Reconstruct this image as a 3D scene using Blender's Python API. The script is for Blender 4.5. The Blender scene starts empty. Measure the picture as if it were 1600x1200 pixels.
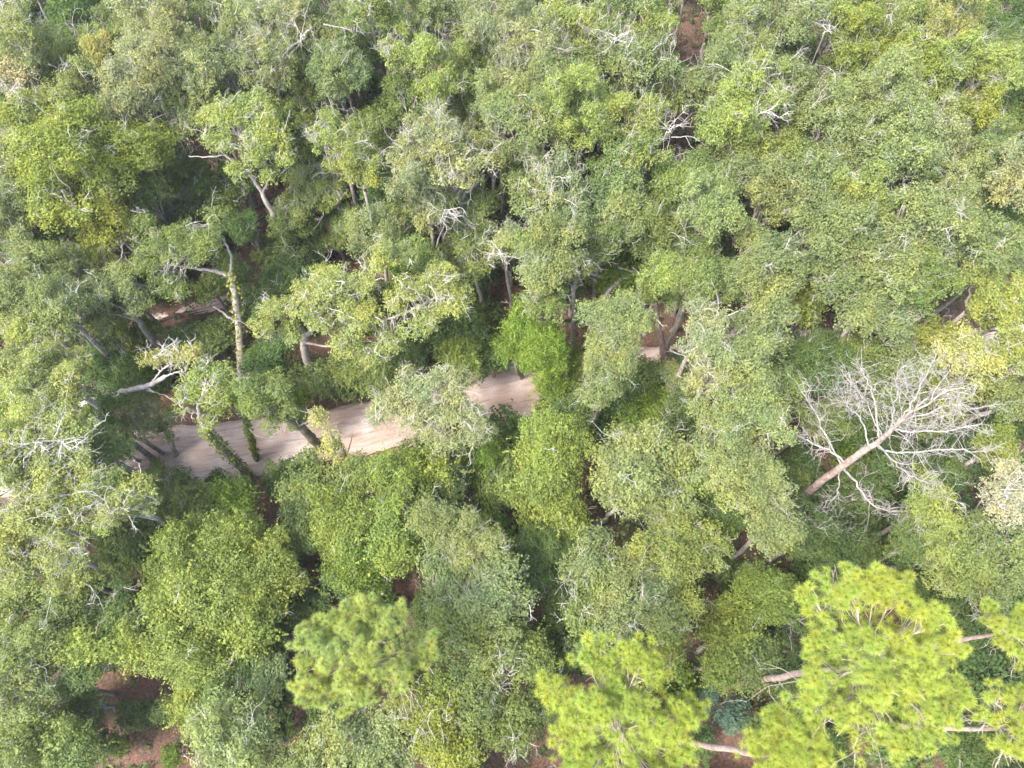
import bpy, math, random
import numpy as np
from mathutils import Vector

# ------------------------------------------------------------------ camera, sky, sun, exposure
R = math.radians
SC = bpy.context.scene
COL = SC.collection
CAM_H, PITCH, FPX = 40.0, 25.0, 1110.0          # metres up, degrees off straight down, focal length in photo pixels
cam_d = bpy.data.cameras.new('camera')
cam_d.sensor_width = 36.0
cam_d.lens = FPX / 1600 * 36.0
cam_d.clip_end = 6000
cam = bpy.data.objects.new('camera', cam_d); COL.objects.link(cam)
cam.location = (0, 0, CAM_H); cam.rotation_euler = (R(PITCH), 0, 0)
SC.camera = cam

SUN_EL, SUN_AZ = 57.0, -122.0                    # azimuth of the sun from +Y, clockwise
world = bpy.data.worlds.new('World'); SC.world = world; world.use_nodes = True
wn = world.node_tree; bg = wn.nodes['Background']
sky = wn.nodes.new('ShaderNodeTexSky'); sky.sky_type = 'NISHITA'; sky.sun_disc = False
sky.sun_elevation = R(SUN_EL); sky.sun_rotation = R(SUN_AZ)
sky.air_density = 1.0; sky.dust_density = 4.0; sky.ozone_density = 0.6
wn.links.new(sky.outputs[0], bg.inputs[0]); bg.inputs[1].default_value = 0.15
sd = bpy.data.lights.new('sun', 'SUN'); sd.energy = 1.5; sd.angle = R(16.0); sd.color = (1.0, 0.955, 0.88)
sun = bpy.data.objects.new('sun', sd); COL.objects.link(sun)
sdir = Vector((math.sin(R(SUN_AZ)) * math.cos(R(SUN_EL)), math.cos(R(SUN_AZ)) * math.cos(R(SUN_EL)), math.sin(R(SUN_EL))))
sun.rotation_euler = (-sdir).to_track_quat('-Z', 'Y').to_euler(); sun.location = (0, 0, 60)
VS = SC.view_settings
VS.view_transform = 'Standard'; VS.look = 'None'; VS.gamma = 1.0; VS.use_curve_mapping = False
VS.exposure = 2.5
SC.render.engine = 'CYCLES'
SC.cycles.max_bounces = 4; SC.cycles.diffuse_bounces = 3; SC.cycles.transmission_bounces = 3; SC.cycles.glossy_bounces = 2
SC.cycles.use_denoising = True; SC.cycles.denoiser = 'OPENIMAGEDENOISE'; SC.cycles.denoising_input_passes = 'RGB_ALBEDO_NORMAL'

# ------------------------------------------------------------------ placing helpers
CP, SP = math.cos(R(PITCH)), math.sin(R(PITCH))
def depth(v, z):
    y = -(v - 600) / FPX
    return (CAM_H - z) / (CP - y * SP)
def at(u, v, z=0.0):                              # photo pixel at height z -> world point
    t = depth(v, z); x = (u - 800) / FPX; y = -(v - 600) / FPX
    return np.array((x * t, (y * CP + SP) * t, z))
def proj(p):
    dx, dy, dz = p[0], p[1], p[2] - CAM_H
    zc = dy * SP - dz * CP; yc = dy * CP + dz * SP
    return 800 + FPX * dx / zc, 600 - FPX * yc / zc, zc
rng = np.random.default_rng(7)
rnd = random.Random(11)

# ------------------------------------------------------------------ mesh helpers
class MB:                                         # collects quads and triangles of one mesh
    def __init__(s): s.v = []; s.f4 = []; s.f3 = []; s.a4 = []; s.a3 = []; s.n = 0
    def add(s, v, f4=None, f3=None, a4=None, a3=None):
        v = np.asarray(v, float)
        if f4 is not None and len(f4):
            s.f4.append(np.asarray(f4, int) + s.n)
            s.a4.append(np.asarray(a4, float) if a4 is not None else np.full(len(f4), .5))
        if f3 is not None and len(f3):
            s.f3.append(np.asarray(f3, int) + s.n)
            s.a3.append(np.asarray(a3, float) if a3 is not None else np.full(len(f3), .5))
        s.v.append(v); s.n += len(v)
    def mesh(s, name, mat, smooth=False):
        V = np.concatenate(s.v) if s.v else np.zeros((0, 3))
        q = np.concatenate(s.f4) if s.f4 else np.zeros((0, 4), int)
        t = np.concatenate(s.f3) if s.f3 else np.zeros((0, 3), int)
        att = np.concatenate([np.concatenate(s.a4) if s.a4 else np.zeros(0), np.concatenate(s.a3) if s.a3 else np.zeros(0)])
        me = bpy.data.meshes.new(name)
        me.vertices.add(len(V)); me.vertices.foreach_set('co', V.astype(np.float32).ravel())
        nl = len(q) * 4 + len(t) * 3
        me.loops.add(nl); me.loops.foreach_set('vertex_index', np.concatenate([q.ravel(), t.ravel()]).astype(np.int32))
        npol = len(q) + len(t); me.polygons.add(npol)
        st = np.concatenate([np.arange(len(q)) * 4, len(q) * 4 + np.arange(len(t)) * 3]).astype(np.int32)
        me.polygons.foreach_set('loop_start', st)
        if smooth: me.polygons.foreach_set('use_smooth', np.ones(npol, bool))
        at_ = me.attributes.new('var', 'FLOAT', 'FACE'); at_.data.foreach_set('value', att.astype(np.float32))
        me.materials.append(mat); me.update(calc_edges=True)
        return me
STUFF = {'crown', 'bare_twigs', 'hanging_moss', 'climbing_vine', 'dead_branches', 'crown_twigs', 'inner_needles', 'branches'}
def link(name, me, parent=None, loc=(0, 0, 0), rz=0.0, sc=1.0, color=None):
    o = bpy.data.objects.new(name, me); COL.objects.link(o)
    o.location = loc; o.rotation_euler = (0, 0, rz)
    o.scale = (sc, sc, sc) if np.isscalar(sc) else sc
    if parent is not None: o.parent = parent
    if color is not None: o.color = (*color, 1.0)
    if name in STUFF: o['kind'] = 'stuff'
    return o
def empty(name, loc, label, cat, group=None):
    o = bpy.data.objects.new(name, None); COL.objects.link(o); o.location = loc; o.empty_display_size = .3
    o['label'] = label; o['category'] = cat
    if group: o['group'] = group
    return o
def tube(mb, pts, rad, sides=6, cap=True):
    P = np.asarray(pts, float); n = len(P); rad = np.broadcast_to(np.asarray(rad, float), (n,))
    T = np.gradient(P, axis=0); T /= np.linalg.norm(T, axis=1, keepdims=True) + 1e-9
    ref = np.array((0.31, 0.17, 0.93)) if abs(T[:, 2]).mean() < .8 else np.array((0.95, 0.2, 0.1))
    A = np.cross(T, ref); A /= np.linalg.norm(A, axis=1, keepdims=True) + 1e-9
    B = np.cross(T, A)
    th = np.arange(sides) * 2 * math.pi / sides
    V = (P[:, None, :] + rad[:, None, None] * (np.cos(th)[None, :, None] * A[:, None, :] + np.sin(th)[None, :, None] * B[:, None, :])).reshape(-1, 3)
    i = np.arange(n - 1)[:, None] * sides; j = np.arange(sides)[None, :]; k = (j + 1) % sides
    F = np.stack([i + j, i + k, i + sides + k, i + sides + j], -1).reshape(-1, 4)
    f3 = None
    if cap:
        V = np.vstack([V, P[-1] + T[-1] * rad[-1] * .6]); tip = n * sides
        jj = np.arange(sides); b = (n - 1) * sides
        f3 = np.stack([b + jj, b + (jj + 1) % sides, np.full(sides, tip)], -1)
    mb.add(V, F, f3)
def curve(a, b, n, g, wob, bow=(0, 0, 0)):        # a wobbling line from a to b
    t = np.linspace(0, 1, n)[:, None]
    p = np.asarray(a) * (1 - t) + np.asarray(b) * t
    w = g.normal(0, wob, (n, 3)); w[0] = 0; w[-1] = 0
    return p + w + np.sin(t * math.pi) * np.asarray(bow)
def unit(a): return a / (np.linalg.norm(a, axis=-1, keepdims=True) + 1e-9)
def leaves(mb, P, out, L, W, g, var, up=.6, jit=.58):      # rhombic leaves at P, facing roughly out/up
    n = len(P)
    N = unit(out * .55 + np.array((0, 0, up)) + g.normal(0, jit * .6, (n, 3)))
    A = unit(np.cross(N, g.normal(0, 1, (n, 3)))); B = np.cross(N, A)
    s = g.uniform(.5, 1.5, (n, 1)); Lh = L * .5 * s; Wh = W * .5 * s
    f = N * (g.uniform(-.25, .5, (n, 1)) * Wh)
    q = np.stack([P - A * Lh, P + B * Wh + f - A * Lh * .15, P + A * Lh, P - B * Wh + f - A * Lh * .15], 1).reshape(-1, 3)
    mb.add(q, np.arange(n * 4).reshape(-1, 4), a4=var)
def clump_leaves(mb, c, r, g, dens=1.0, L=.09, W=.055, flat=.72, low=-.45, m=7, spread=.075, cv=None):
    nsp = max(6, int(1400 * dens * r * r / m))
    d = unit(g.normal(0, 1, (int(nsp * 1.7) + 4, 3)))
    d = d[d[:, 2] > low][:nsp]
    lump = 1 + .16 * np.sin(d @ g.normal(0, 3.2, 3) + g.uniform(0, 6))
    rad = r * (1 - .55 * g.uniform(0, 1, len(d)) ** 2.2) * lump
    tip = np.asarray(c) + d * rad[:, None] * np.array((1, 1, flat))
    if cv is None: cv = g.uniform(-.12, .12)
    sv = np.clip(g.normal(.5 + cv, .17, len(d)), .02, .98)
    P = np.repeat(tip, m, 0) + g.normal(0, spread, (len(tip) * m, 3))
    D = np.repeat(d, m, 0)
    leaves(mb, P, D, L, W, g, np.clip(np.repeat(sv, m) + g.normal(0, .12, len(P)), 0, 1))
def twig(mb, p, d, ln, r, g, depth=2):            # bare forking twig
    n = 5; pts = [np.asarray(p, float)]; d = unit(np.asarray(d, float))
    for i in range(n - 1):
        d = unit(d + g.normal(0, .22, 3)); pts.append(pts[-1] + d * ln / (n - 1))
    tube(mb, pts, np.linspace(r, r * .45, n), 3 if r < .03 else 4)
    if depth > 0:
        for k in range(g.integers(2, 4)):
            i = g.integers(1, n)
            twig(mb, pts[i], d + g.normal(0, .75, 3), ln * g.uniform(.45, .75), r * .62, g, depth - 1)

# ------------------------------------------------------------------ materials
def new_mat(name):
    m = bpy.data.materials.new(name); m.use_nodes = True; nt = m.node_tree
    nt.nodes.clear()
    return m, nt, nt.nodes.new('ShaderNodeOutputMaterial')
def nd(nt, t, **kw):
    n = nt.nodes.new(t)
    for k, v in kw.items():
        if k.startswith('i_'): n.inputs[k[2:].replace('_', ' ')].default_value = v
        else: setattr(n, k, v)
    return n
def ramp(nt, src, stops):
    r = nt.nodes.new('ShaderNodeValToRGB'); e = r.color_ramp.elements
    while len(e) < len(stops): e.new(.5)
    for x, (p, c) in zip(e, stops): x.position = p; x.color = (*c, 1)
    nt.links.new(src, r.inputs[0]); return r.outputs[0]
def mixc(nt, mode, fac, a, b):
    m = nt.nodes.new('ShaderNodeMix'); m.data_type = 'RGBA'; m.blend_type = mode
    for s, v in ((m.inputs[0], fac), (m.inputs[6], a), (m.inputs[7], b)):
        if hasattr(v, 'links'): nt.links.new(v, s)
        elif isinstance(v, tuple): s.default_value = (*v, 1)
        else: s.default_value = v
    return m.outputs[2]
def leaf_mat(name, trans=.42, rough=.6, yellow=.9, spec=.16):
    m, nt, out = new_mat(name)
    oi = nd(nt, 'ShaderNodeObjectInfo'); a = nd(nt, 'ShaderNodeAttribute', attribute_name='var')
    v = ramp(nt, a.outputs['Fac'], [(0, (.60, .66, .66)), (.35, (.86, .89, .87)), (.6, (1.04, 1.03, 1.0)), (.88, (1.24, 1.2, 1.1)), (1, (1.5, 1.36, 1.0))])
    col = mixc(nt, 'MULTIPLY', 1.0, oi.outputs['Color'], v)
    ge = nd(nt, 'ShaderNodeNewGeometry'); nz = nd(nt, 'ShaderNodeTexNoise', i_Scale=.55, i_Detail=3.0, i_Roughness=.6); nt.links.new(ge.outputs['Position'], nz.inputs['Vector'])
    col = mixc(nt, 'MULTIPLY', 1.0, col, ramp(nt, nz.outputs['Fac'], [(.33, (.88, .95, 1.08)), (.5, (1, 1, 1)), (.67, (1.14, 1.06, .88))]))
    p = nd(nt, 'ShaderNodeBsdfPrincipled', i_Roughness=rough); p.inputs['Specular IOR Level'].default_value = spec
    nt.links.new(col, p.inputs['Base Color'])
    tr = nd(nt, 'ShaderNodeBsdfTranslucent')
    nt.links.new(mixc(nt, 'MULTIPLY', 1.0, col, (1.35, 1.3, .55)), tr.inputs['Color'])
    ms = nd(nt, 'ShaderNodeMixShader'); ms.inputs[0].default_value = trans
    nt.links.new(p.outputs[0], ms.inputs[1]); nt.links.new(tr.outputs[0], ms.inputs[2])
    nt.links.new(ms.outputs[0], out.inputs[0]); return m
def bark_mat(name, a, b, scale=6.0, moss=None):
    m, nt, out = new_mat(name)
    tc = nd(nt, 'ShaderNodeTexCoord'); n1 = nd(nt, 'ShaderNodeTexNoise', i_Scale=scale, i_Detail=6.0, i_Roughness=.65)
    nt.links.new(tc.outputs['Object'], n1.inputs['Vector'])
    col = ramp(nt, n1.outputs['Fac'], [(.32, a), (.5, tuple((x + y) / 2 for x, y in zip(a, b))), (.68, b)])
    if moss:
        n2 = nd(nt, 'ShaderNodeTexNoise', i_Scale=1.3, i_Detail=4.0); nt.links.new(tc.outputs['Object'], n2.inputs['Vector'])
        f = ramp(nt, n2.outputs['Fac'], [(.42, (0, 0, 0)), (.58, (1, 1, 1))])
        col = mixc(nt, 'MIX', f, col, moss)
    p = nd(nt, 'ShaderNodeBsdfPrincipled', i_Roughness=.9); nt.links.new(col, p.inputs['Base Color'])
    b_ = nd(nt, 'ShaderNodeBump', i_Strength=.6, i_Distance=.03); nt.links.new(n1.outputs['Fac'], b_.inputs['Height'])
    nt.links.new(b_.outputs[0], p.inputs['Normal']); nt.links.new(p.outputs[0], out.inputs[0]); return m
M_LEAF = leaf_mat('oak_leaf')
M_VINE = leaf_mat('vine_leaf', .42, .5, spec=.22)
M_PINE = leaf_mat('pine_needle', .38, .5, spec=.25)
M_MOSS = leaf_mat('hanging_moss', .2, .9, spec=.1)
M_BARK = bark_mat('oak_bark', (.12, .10, .082), (.33, .295, .26))
M_MOSSY = bark_mat('mossy_bark', (.07, .055, .045), (.2, .165, .14), moss=(.06, .085, .02))
M_LICHEN = bark_mat('lichen_twig', (.25, .235, .21), (.44, .42, .385), 9)
M_DEAD = bark_mat('dead_wood', (.17, .155, .145), (.36, .33, .315), 4)
M_DEADTRUNK = bark_mat('dead_bark', (.13, .085, .07), (.40, .32, .28), 3)
M_PTWIG = bark_mat('pine_twig', (.22, .17, .14), (.42, .36, .31), 8)
M_PBARK = bark_mat('pine_bark', (.16, .1, .08), (.36, .28, .24), 5)

# ------------------------------------------------------------------ the ground and the sandy road
def gz(x, y): return .10 * np.sin(x * .31 + 1) * np.cos(y * .27) + .05 * np.sin(x * .83 + y * .6)
SPINE_PX = [(-420, 748), (-200, 745), (0, 736), (110, 728), (200, 719), (300, 708), (400, 697), (480, 684), (570, 668), (680, 640), (780, 611), (830, 601), (900, 590), (1000, 579), (1060, 572), (1150, 563), (1300, 556), (1500, 548), (1800, 540), (2100, 535)]
SPINE = np.array([at(u, v, 0)[:2] for u, v in SPINE_PX])
def resample(P, step):
    s = np.concatenate([[0], np.cumsum(np.linalg.norm(np.diff(P, axis=0), axis=1))])
    t = np.arange(0, s[-1], step); out = np.stack([np.interp(t, s, P[:, k]) for k in range(2)], 1)
    for _ in range(30): out[1:-1] = (out[:-2] + 2 * out[1:-1] + out[2:]) / 4
    return out
RC = resample(SPINE, .35)
def road_dist(x, y):
    x = np.atleast_1d(x); y = np.atleast_1d(y); d = np.full(x.shape, 1e9)
    for c in RC[::3]: d = np.minimum(d, (x - c[0]) ** 2 + (y - c[1]) ** 2)
    return np.sqrt(d)
def axis_(lo, hi, core_lo, core_hi, step):
    far = np.array([8, 20, 45, 90, 180, 400, 900, 2000.])
    return np.concatenate([(core_lo - far)[::-1], np.arange(core_lo, core_hi + .01, step), core_hi + far])
gx = axis_(0, 0, -62, 62, .8); gy = axis_(0, 0, -14, 76, .8)
GX, GY = np.meshgrid(gx, gy, indexing='xy'); GZ = gz(GX, GY)
rd = road_dist(GX.ravel(), GY.ravel()).reshape(GX.shape)
k = np.clip((rd - 1.6) / 2.0, 0, 1); GZ = GZ * k - .16 * (1 - k)
mb = MB(); nx, ny = len(gx), len(gy)
ii = (np.arange(ny - 1)[:, None] * nx + np.arange(nx - 1)[None, :])
mb.add(np.stack([GX, GY, GZ], -1).reshape(-1, 3), np.stack([ii, ii + 1, ii + nx + 1, ii + nx], -1).reshape(-1, 4))
m, nt, out = new_mat('leaf_litter_soil')
tc = nd(nt, 'ShaderNodeTexCoord')
n1 = nd(nt, 'ShaderNodeTexNoise', i_Scale=.35, i_Detail=5.0); n2 = nd(nt, 'ShaderNodeTexNoise', i_Scale=9.0, i_Detail=8.0, i_Roughness=.75); vo = nd(nt, 'ShaderNodeTexVoronoi', i_Scale=11.0)
for n in (n1, n2, vo): nt.links.new(tc.outputs['Object'], n.inputs['Vector'])
c1 = ramp(nt, n1.outputs['Fac'], [(.35, (.085, .046, .032)), (.52, (.11, .066, .046)), (.68, (.075, .064, .038))])
c2 = ramp(nt, n2.outputs['Fac'], [(.3, (.45, .45, .45)), (.55, (1, 1, 1)), (.75, (1.7, 1.55, 1.4))])
c3 = ramp(nt, vo.outputs['Color'], [(.1, (.6, .6, .6)), (.9, (1.35, 1.25, 1.15))])
cc = mixc(nt, 'MULTIPLY', 1, mixc(nt, 'MULTIPLY', 1, c1, c2), c3)
p = nd(nt, 'ShaderNodeBsdfPrincipled', i_Roughness=.95); nt.links.new(cc, p.inputs['Base Color'])
bp = nd(nt, 'ShaderNodeBump', i_Strength=.8, i_Distance=.06); nt.links.new(n2.outputs['Fac'], bp.inputs['Height']); nt.links.new(bp.outputs[0], p.inputs['Normal'])
nt.links.new(p.outputs[0], out.inputs[0]); M_SOIL = m
g_ = link('ground', mb.mesh('ground', M_SOIL, True)); g_['kind'] = 'structure'
g_['label'] = 'reddish brown forest floor covered in leaf litter'

# road: a strip with worn wheel ruts pressed into it
def road_strip(name, C, half, mat, ruts, label):
    T = unit(np.gradient(C, axis=0)); Nn = np.stack([-T[:, 1], T[:, 0]], 1)
    s = np.linspace(-1, 1, 41); n = len(C); g = np.random.default_rng(5)
    edge = 1 + .10 * np.sin(np.arange(n) * .11) + .06 * np.sin(np.arange(n) * .37 + 1) + g.normal(0, .02, n)
    off = s[None, :] * half * edge[:, None]
    XY = C[:, None, :] + Nn[:, None, :] * off[:, :, None]
    z = .03 + .05 * (1 - s[None, :] ** 2) + np.zeros((n, 1))
    for rc, dp, w in ruts:
        wander = rc + .05 * np.sin(np.arange(n) * .05 + rc * 7)
        z = z - dp * np.exp(-((s[None, :] - wander[:, None]) / w) ** 2)
    z = z + g.normal(0, .003, z.shape)
    e = np.clip((np.abs(s) - .86) / .14, 0, 1)[None, :]; z = z * (1 - e) + (-.17) * e
    mb = MB(); i = np.arange(n - 1)[:, None] * 41 + np.arange(40)[None, :]
    mb.add(np.concatenate([XY, z[:, :, None]], -1).reshape(-1, 3), np.stack([i, i + 1, i + 42, i + 41], -1).reshape(-1, 4))
    me = mb.mesh(name, mat, True)
    uv = me.attributes.new('lane', 'FLOAT', 'POINT'); uv.data.foreach_set('value', np.tile(s, n).astype(np.float32))
    ul = me.attributes.new('along', 'FLOAT', 'POINT'); ul.data.foreach_set('value', np.repeat(np.arange(n) * .35, 41).astype(np.float32))
    o = link(name, me); o['kind'] = 'structure'; o['label'] = label; return o
m, nt, out = new_mat('sandy_road')
al = nd(nt, 'ShaderNodeAttribute', attribute_name='lane'); ao = nd(nt, 'ShaderNodeAttribute', attribute_name='along')
cx = nd(nt, 'ShaderNodeCombineXYZ')
mu = nd(nt, 'ShaderNodeMath', operation='MULTIPLY'); mu.inputs[1].default_value = .16; nt.links.new(ao.outputs['Fac'], mu.inputs[0])
ml = nd(nt, 'ShaderNodeMath', operation='MULTIPLY'); ml.inputs[1].default_value = 3.0; nt.links.new(al.outputs['Fac'], ml.inputs[0])
nt.links.new(mu.outputs[0], cx.inputs[0]); nt.links.new(ml.outputs[0], cx.inputs[1])
st = nd(nt, 'ShaderNodeTexNoise', i_Scale=3.2, i_Detail=5.0, i_Roughness=.6); nt.links.new(cx.outputs[0], st.inputs['Vector'])
tc = nd(nt, 'ShaderNodeTexCoord'); nb = nd(nt, 'ShaderNodeTexNoise', i_Scale=.5, i_Detail=6.0); nf = nd(nt, 'ShaderNodeTexNoise', i_Scale=14.0, i_Detail=8.0, i_Roughness=.7)
for n in (nb, nf): nt.links.new(tc.outputs['Object'], n.inputs['Vector'])
c1 = ramp(nt, nb.outputs['Fac'], [(.36, (.31, .23, .185)), (.52, (.37, .295, .26)), (.66, (.47, .40, .37))])
c2 = ramp(nt, st.outputs['Fac'], [(.34, (.66, .62, .61)), (.47, (.95, .95, .95)), (.66, (1.07, 1.07, 1.07))])
c3 = ramp(nt, nf.outputs['Fac'], [(.3, (.75, .72, .68)), (.55, (1, 1, 1)), (.8, (1.1, 1.1, 1.1))])
cc = mixc(nt, 'MULTIPLY', 1, mixc(nt, 'MULTIPLY', 1, c1, c2), c3)
p = nd(nt, 'ShaderNodeBsdfPrincipled', i_Roughness=.95); nt.links.new(cc, p.inputs['Base Color'])
bp = nd(nt, 'ShaderNodeBump', i_Strength=.5, i_Distance=.04); nt.links.new(st.outputs['Fac'], bp.inputs['Height']); nt.links.new(bp.outputs[0], p.inputs['Normal'])
nt.links.new(p.outputs[0], out.inputs[0]); M_ROAD = m
RUTS = [(-.52, .05, .07), (-.36, .03, .05), (-.12, .045, .06), (.08, .03, .05), (.28, .05, .06), (.5, .045, .07), (.64, .025, .05)]
road_strip('road', RC, 1.85, M_ROAD, RUTS, 'sandy unpaved road with wheel ruts between the trees')
PATH = resample(np.array([at(u, v, 0)[:2] for u, v in [(140, 545), (200, 515), (250, 496), (300, 486), (345, 476), (400, 452)]]), .35)
road_strip('path', PATH, .6, M_ROAD, RUTS[1:3], 'narrow bare trail crossing the forest floor behind the leaning oak')

# ------------------------------------------------------------------ colours of the foliage (own colour of each tree)
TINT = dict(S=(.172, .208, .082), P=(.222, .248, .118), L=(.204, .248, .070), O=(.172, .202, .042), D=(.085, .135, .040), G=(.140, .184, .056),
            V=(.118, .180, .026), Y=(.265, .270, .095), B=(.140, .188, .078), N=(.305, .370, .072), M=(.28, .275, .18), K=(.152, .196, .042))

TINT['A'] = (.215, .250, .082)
# ------------------------------------------------------------------ crown prototypes (centred on the crown, shared between trees)
def dome(n, g, lo=-.3):
    i = np.arange(n) + .5; z = 1 - (1 - lo) * i / n; ph = i * 2.39996 + g.uniform(0, 6.28)
    d = np.stack([np.sqrt(1 - z * z) * np.cos(ph), np.sqrt(1 - z * z) * np.sin(ph), z], 1)
    return unit(d + g.normal(0, .14, d.shape))
def oak_clumps(Rr, g, n, lr, drop=.1, squash=.8, lo=-.25, sub=7):
    """n rounded lobes over the crown, each of several leaf clumps; returns lobe centres, lobe radii, clumps"""
    d = dome(n, g, lo); d = d[g.uniform(0, 1, n) > drop]
    ph = g.uniform(0, 6.28, 3); az = np.arctan2(d[:, 1], d[:, 0])
    lob = 1 + .14 * np.sin(2 * az + ph[0]) + .11 * np.sin(3 * az + ph[1]) + .07 * np.sin(5 * az + ph[2])
    LR = lr * g.uniform(.7, 1.3, len(d))
    rad = np.maximum((Rr - LR * .85) * lob * g.uniform(.78, 1.1, len(d)), .1)
    C = d * rad[:, None] * np.array((1, 1, squash)); C[:, 2] += g.normal(0, .10 * Rr, len(C))
    inner = dome(max(2, n // 5), g, .1) * (Rr * .35) * np.array((1, 1, .5)) - np.array((0, 0, .15 * Rr))
    C = np.vstack([C, inner]); LR = np.concatenate([LR, np.full(len(inner), lr)])
    K = []
    for c, q in zip(C, LR):
        cv = g.normal(0, .09)
        dd = dome(sub, g, -.25)
        for e in dd:
            if g.uniform() < .1: continue
            r = q * g.uniform(.38, .58); K.append((c + e * (q - r * .8) * g.uniform(.8, 1.12) * np.array((1, 1, .8)), r, cv))
    return C, LR, K
def limbs_for(mb, fork, C, r, g, k, r0):          # branches from the fork of the trunk to each clump
    fork = np.asarray(fork, float); az = np.arctan2(C[:, 1] - fork[1], C[:, 0] - fork[0]); a0 = g.uniform(0, 6.28)
    idx = (((az - a0) % 6.2832) / 6.2832 * k).astype(int)
    for q in range(k):
        S = np.where(idx == q)[0]
        if len(S) == 0: continue
        end = fork + (C[S].mean(0) - fork) * .92
        P = curve(fork, end, 7, g, .09, (0, 0, -.12)); rr = np.linspace(r0 * .62, r0 * .28, 7)
        tube(mb, P, rr, 6)
        for s in S:
            i = g.integers(2, 7); e = C[s] + (C[s] - fork) * .04
            n = 6; B = curve(P[i], e, n, g, .07, (0, 0, -.06))
            tube(mb, B, np.linspace(rr[i] * .6, .018, n), 4)
def twigs_for(mb, C, r, g, per, ln=.7, rad=.014, top=.1, depth=2):
    for c, rr in zip(C, r):
        for _ in range(g.poisson(per)):
            d = unit(g.normal(0, 1, 3) + np.array((0, 0, .7)))
            if d[2] < top: continue
            p = c + d * rr * g.uniform(.25, .7) * np.array((1, 1, .72))
            twig(mb, p, d + g.normal(0, .5, 3), ln * g.uniform(.5, 1.2), rad * g.uniform(.7, 1.4), g, depth)
PROTO = {}
def make_oak(key, Rr, seed, n, cr, dens, twper, leafmat=M_LEAF, L=.09, W=.055, k=5, drop=.12, twlen=.75, squash=.8, twrad=.0115):
    g = np.random.default_rng(seed)
    C, r, K = oak_clumps(Rr, g, n, cr, drop, squash)
    f = MB()
    for c, q, cv in K: clump_leaves(f, c, q, g, dens * g.uniform(.7, 1.2), L, W, cv=cv)
    lb = MB(); fork = (0, 0, -Rr * .95); limbs_for(lb, fork, C, r, g, k, .16 * Rr / 2)
    tw = MB(); twigs_for(tw, C, r, g, twper, twlen, twrad)
    PROTO.setdefault(key, []).append((Rr, f.mesh('oak_crown', leafmat), lb.mesh('oak_limbs', M_BARK, True), tw.mesh('oak_twigs', M_LICHEN) if tw.n else None, .95 * Rr))
for i in range(4): make_oak('oak', 1.5, 100 + i, 9, .66, 1.0, 1.9)
for i in range(6): make_oak('oak', 2.0, 120 + i, 13, .74, 1.0, 2.3)
for i in range(5): make_oak('oak', 2.7, 140 + i, 19, .84, 1.0, 2.6)
for i in range(3): make_oak('open', 1.7, 160 + i, 9, .62, .85, 3.6, drop=.14, twlen=.95, twrad=.0145)
for i in range(3): make_oak('open', 2.4, 170 + i, 14, .72, .8, 4.2, drop=.16, twlen=1.0, twrad=.0155)
for i in range(3): make_oak('dense', 1.6, 180 + i, 12, .58, 1.15, .5, drop=.03)
for i in range(2): make_oak('dense', 2.2, 190 + i, 18, .66, 1.1, .5, drop=.03)
def make_vine(key, Rr, seed, n, cr, dens):
    g = np.random.default_rng(seed); C, r, K = oak_clumps(Rr, g, n, cr, .05, .85, -.45); f = MB()
    for c, q, cv in K: clump_leaves(f, c, q, g, dens * g.uniform(.5, 1.1), .078, .06, flat=.85, low=-.6, m=6, spread=.10, cv=cv)
    for c, q in zip(C, r):                        # streamers that hang and reach out of the mound
        for _ in range(g.poisson(4.5)):
            d = unit(g.normal(0, 1, 3) + np.array((0, 0, .5))); p = c + d * q * .85
            nn = g.integers(7, 15); s = np.arange(nn)[:, None] * .065
            P = p + d * s + np.array((0, 0, -1)) * (s ** 2) * g.uniform(.1, .8) + g.normal(0, .03, (nn, 3))
            leaves(f, P, np.repeat(d[None], nn, 0), .105, .08, g, np.clip(g.normal(.82, .08, nn), 0, .97))
    lb = MB(); limbs_for(lb, (0, 0, -Rr * .95), C, r, g, 4, .12)
    tw = MB(); twigs_for(tw, C, r, g, .3, .6, .012)
    PROTO.setdefault(key, []).append((Rr, f.mesh('vine_crown', M_VINE), lb.mesh('vine_limbs', M_BARK, True), tw.mesh('vine_twigs', M_LICHEN), .95 * Rr))
for i in range(3): make_vine('vine', 1.5, 200 + i, 11, .66, 1.15)
for i in range(3): make_vine('vine', 2.1, 210 + i, 18, .74, 1.1)
def make_shrub(seed, Rr):
    g = np.random.default_rng(seed); C, r, K = oak_clumps(Rr, g, 8, .48, .1, .8, -.1, 6); f = MB()
    for c, q, cv in K: clump_leaves(f, c, q, g, .75, .10, .07, flat=.85, low=-.6, cv=cv)
    lb = MB(); limbs_for(lb, (0, 0, -Rr * .8), C, r, g, 4, .07)
    tw = MB(); twigs_for(tw, C, r, g, .35, .5, .012)
    PROTO.setdefault('shrub', []).append((Rr, f.mesh('shrub_leaves', M_VINE), lb.mesh('shrub_stems', M_BARK, True), None, .8 * Rr))
for i in range(4): make_shrub(230 + i, 1.05)

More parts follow.
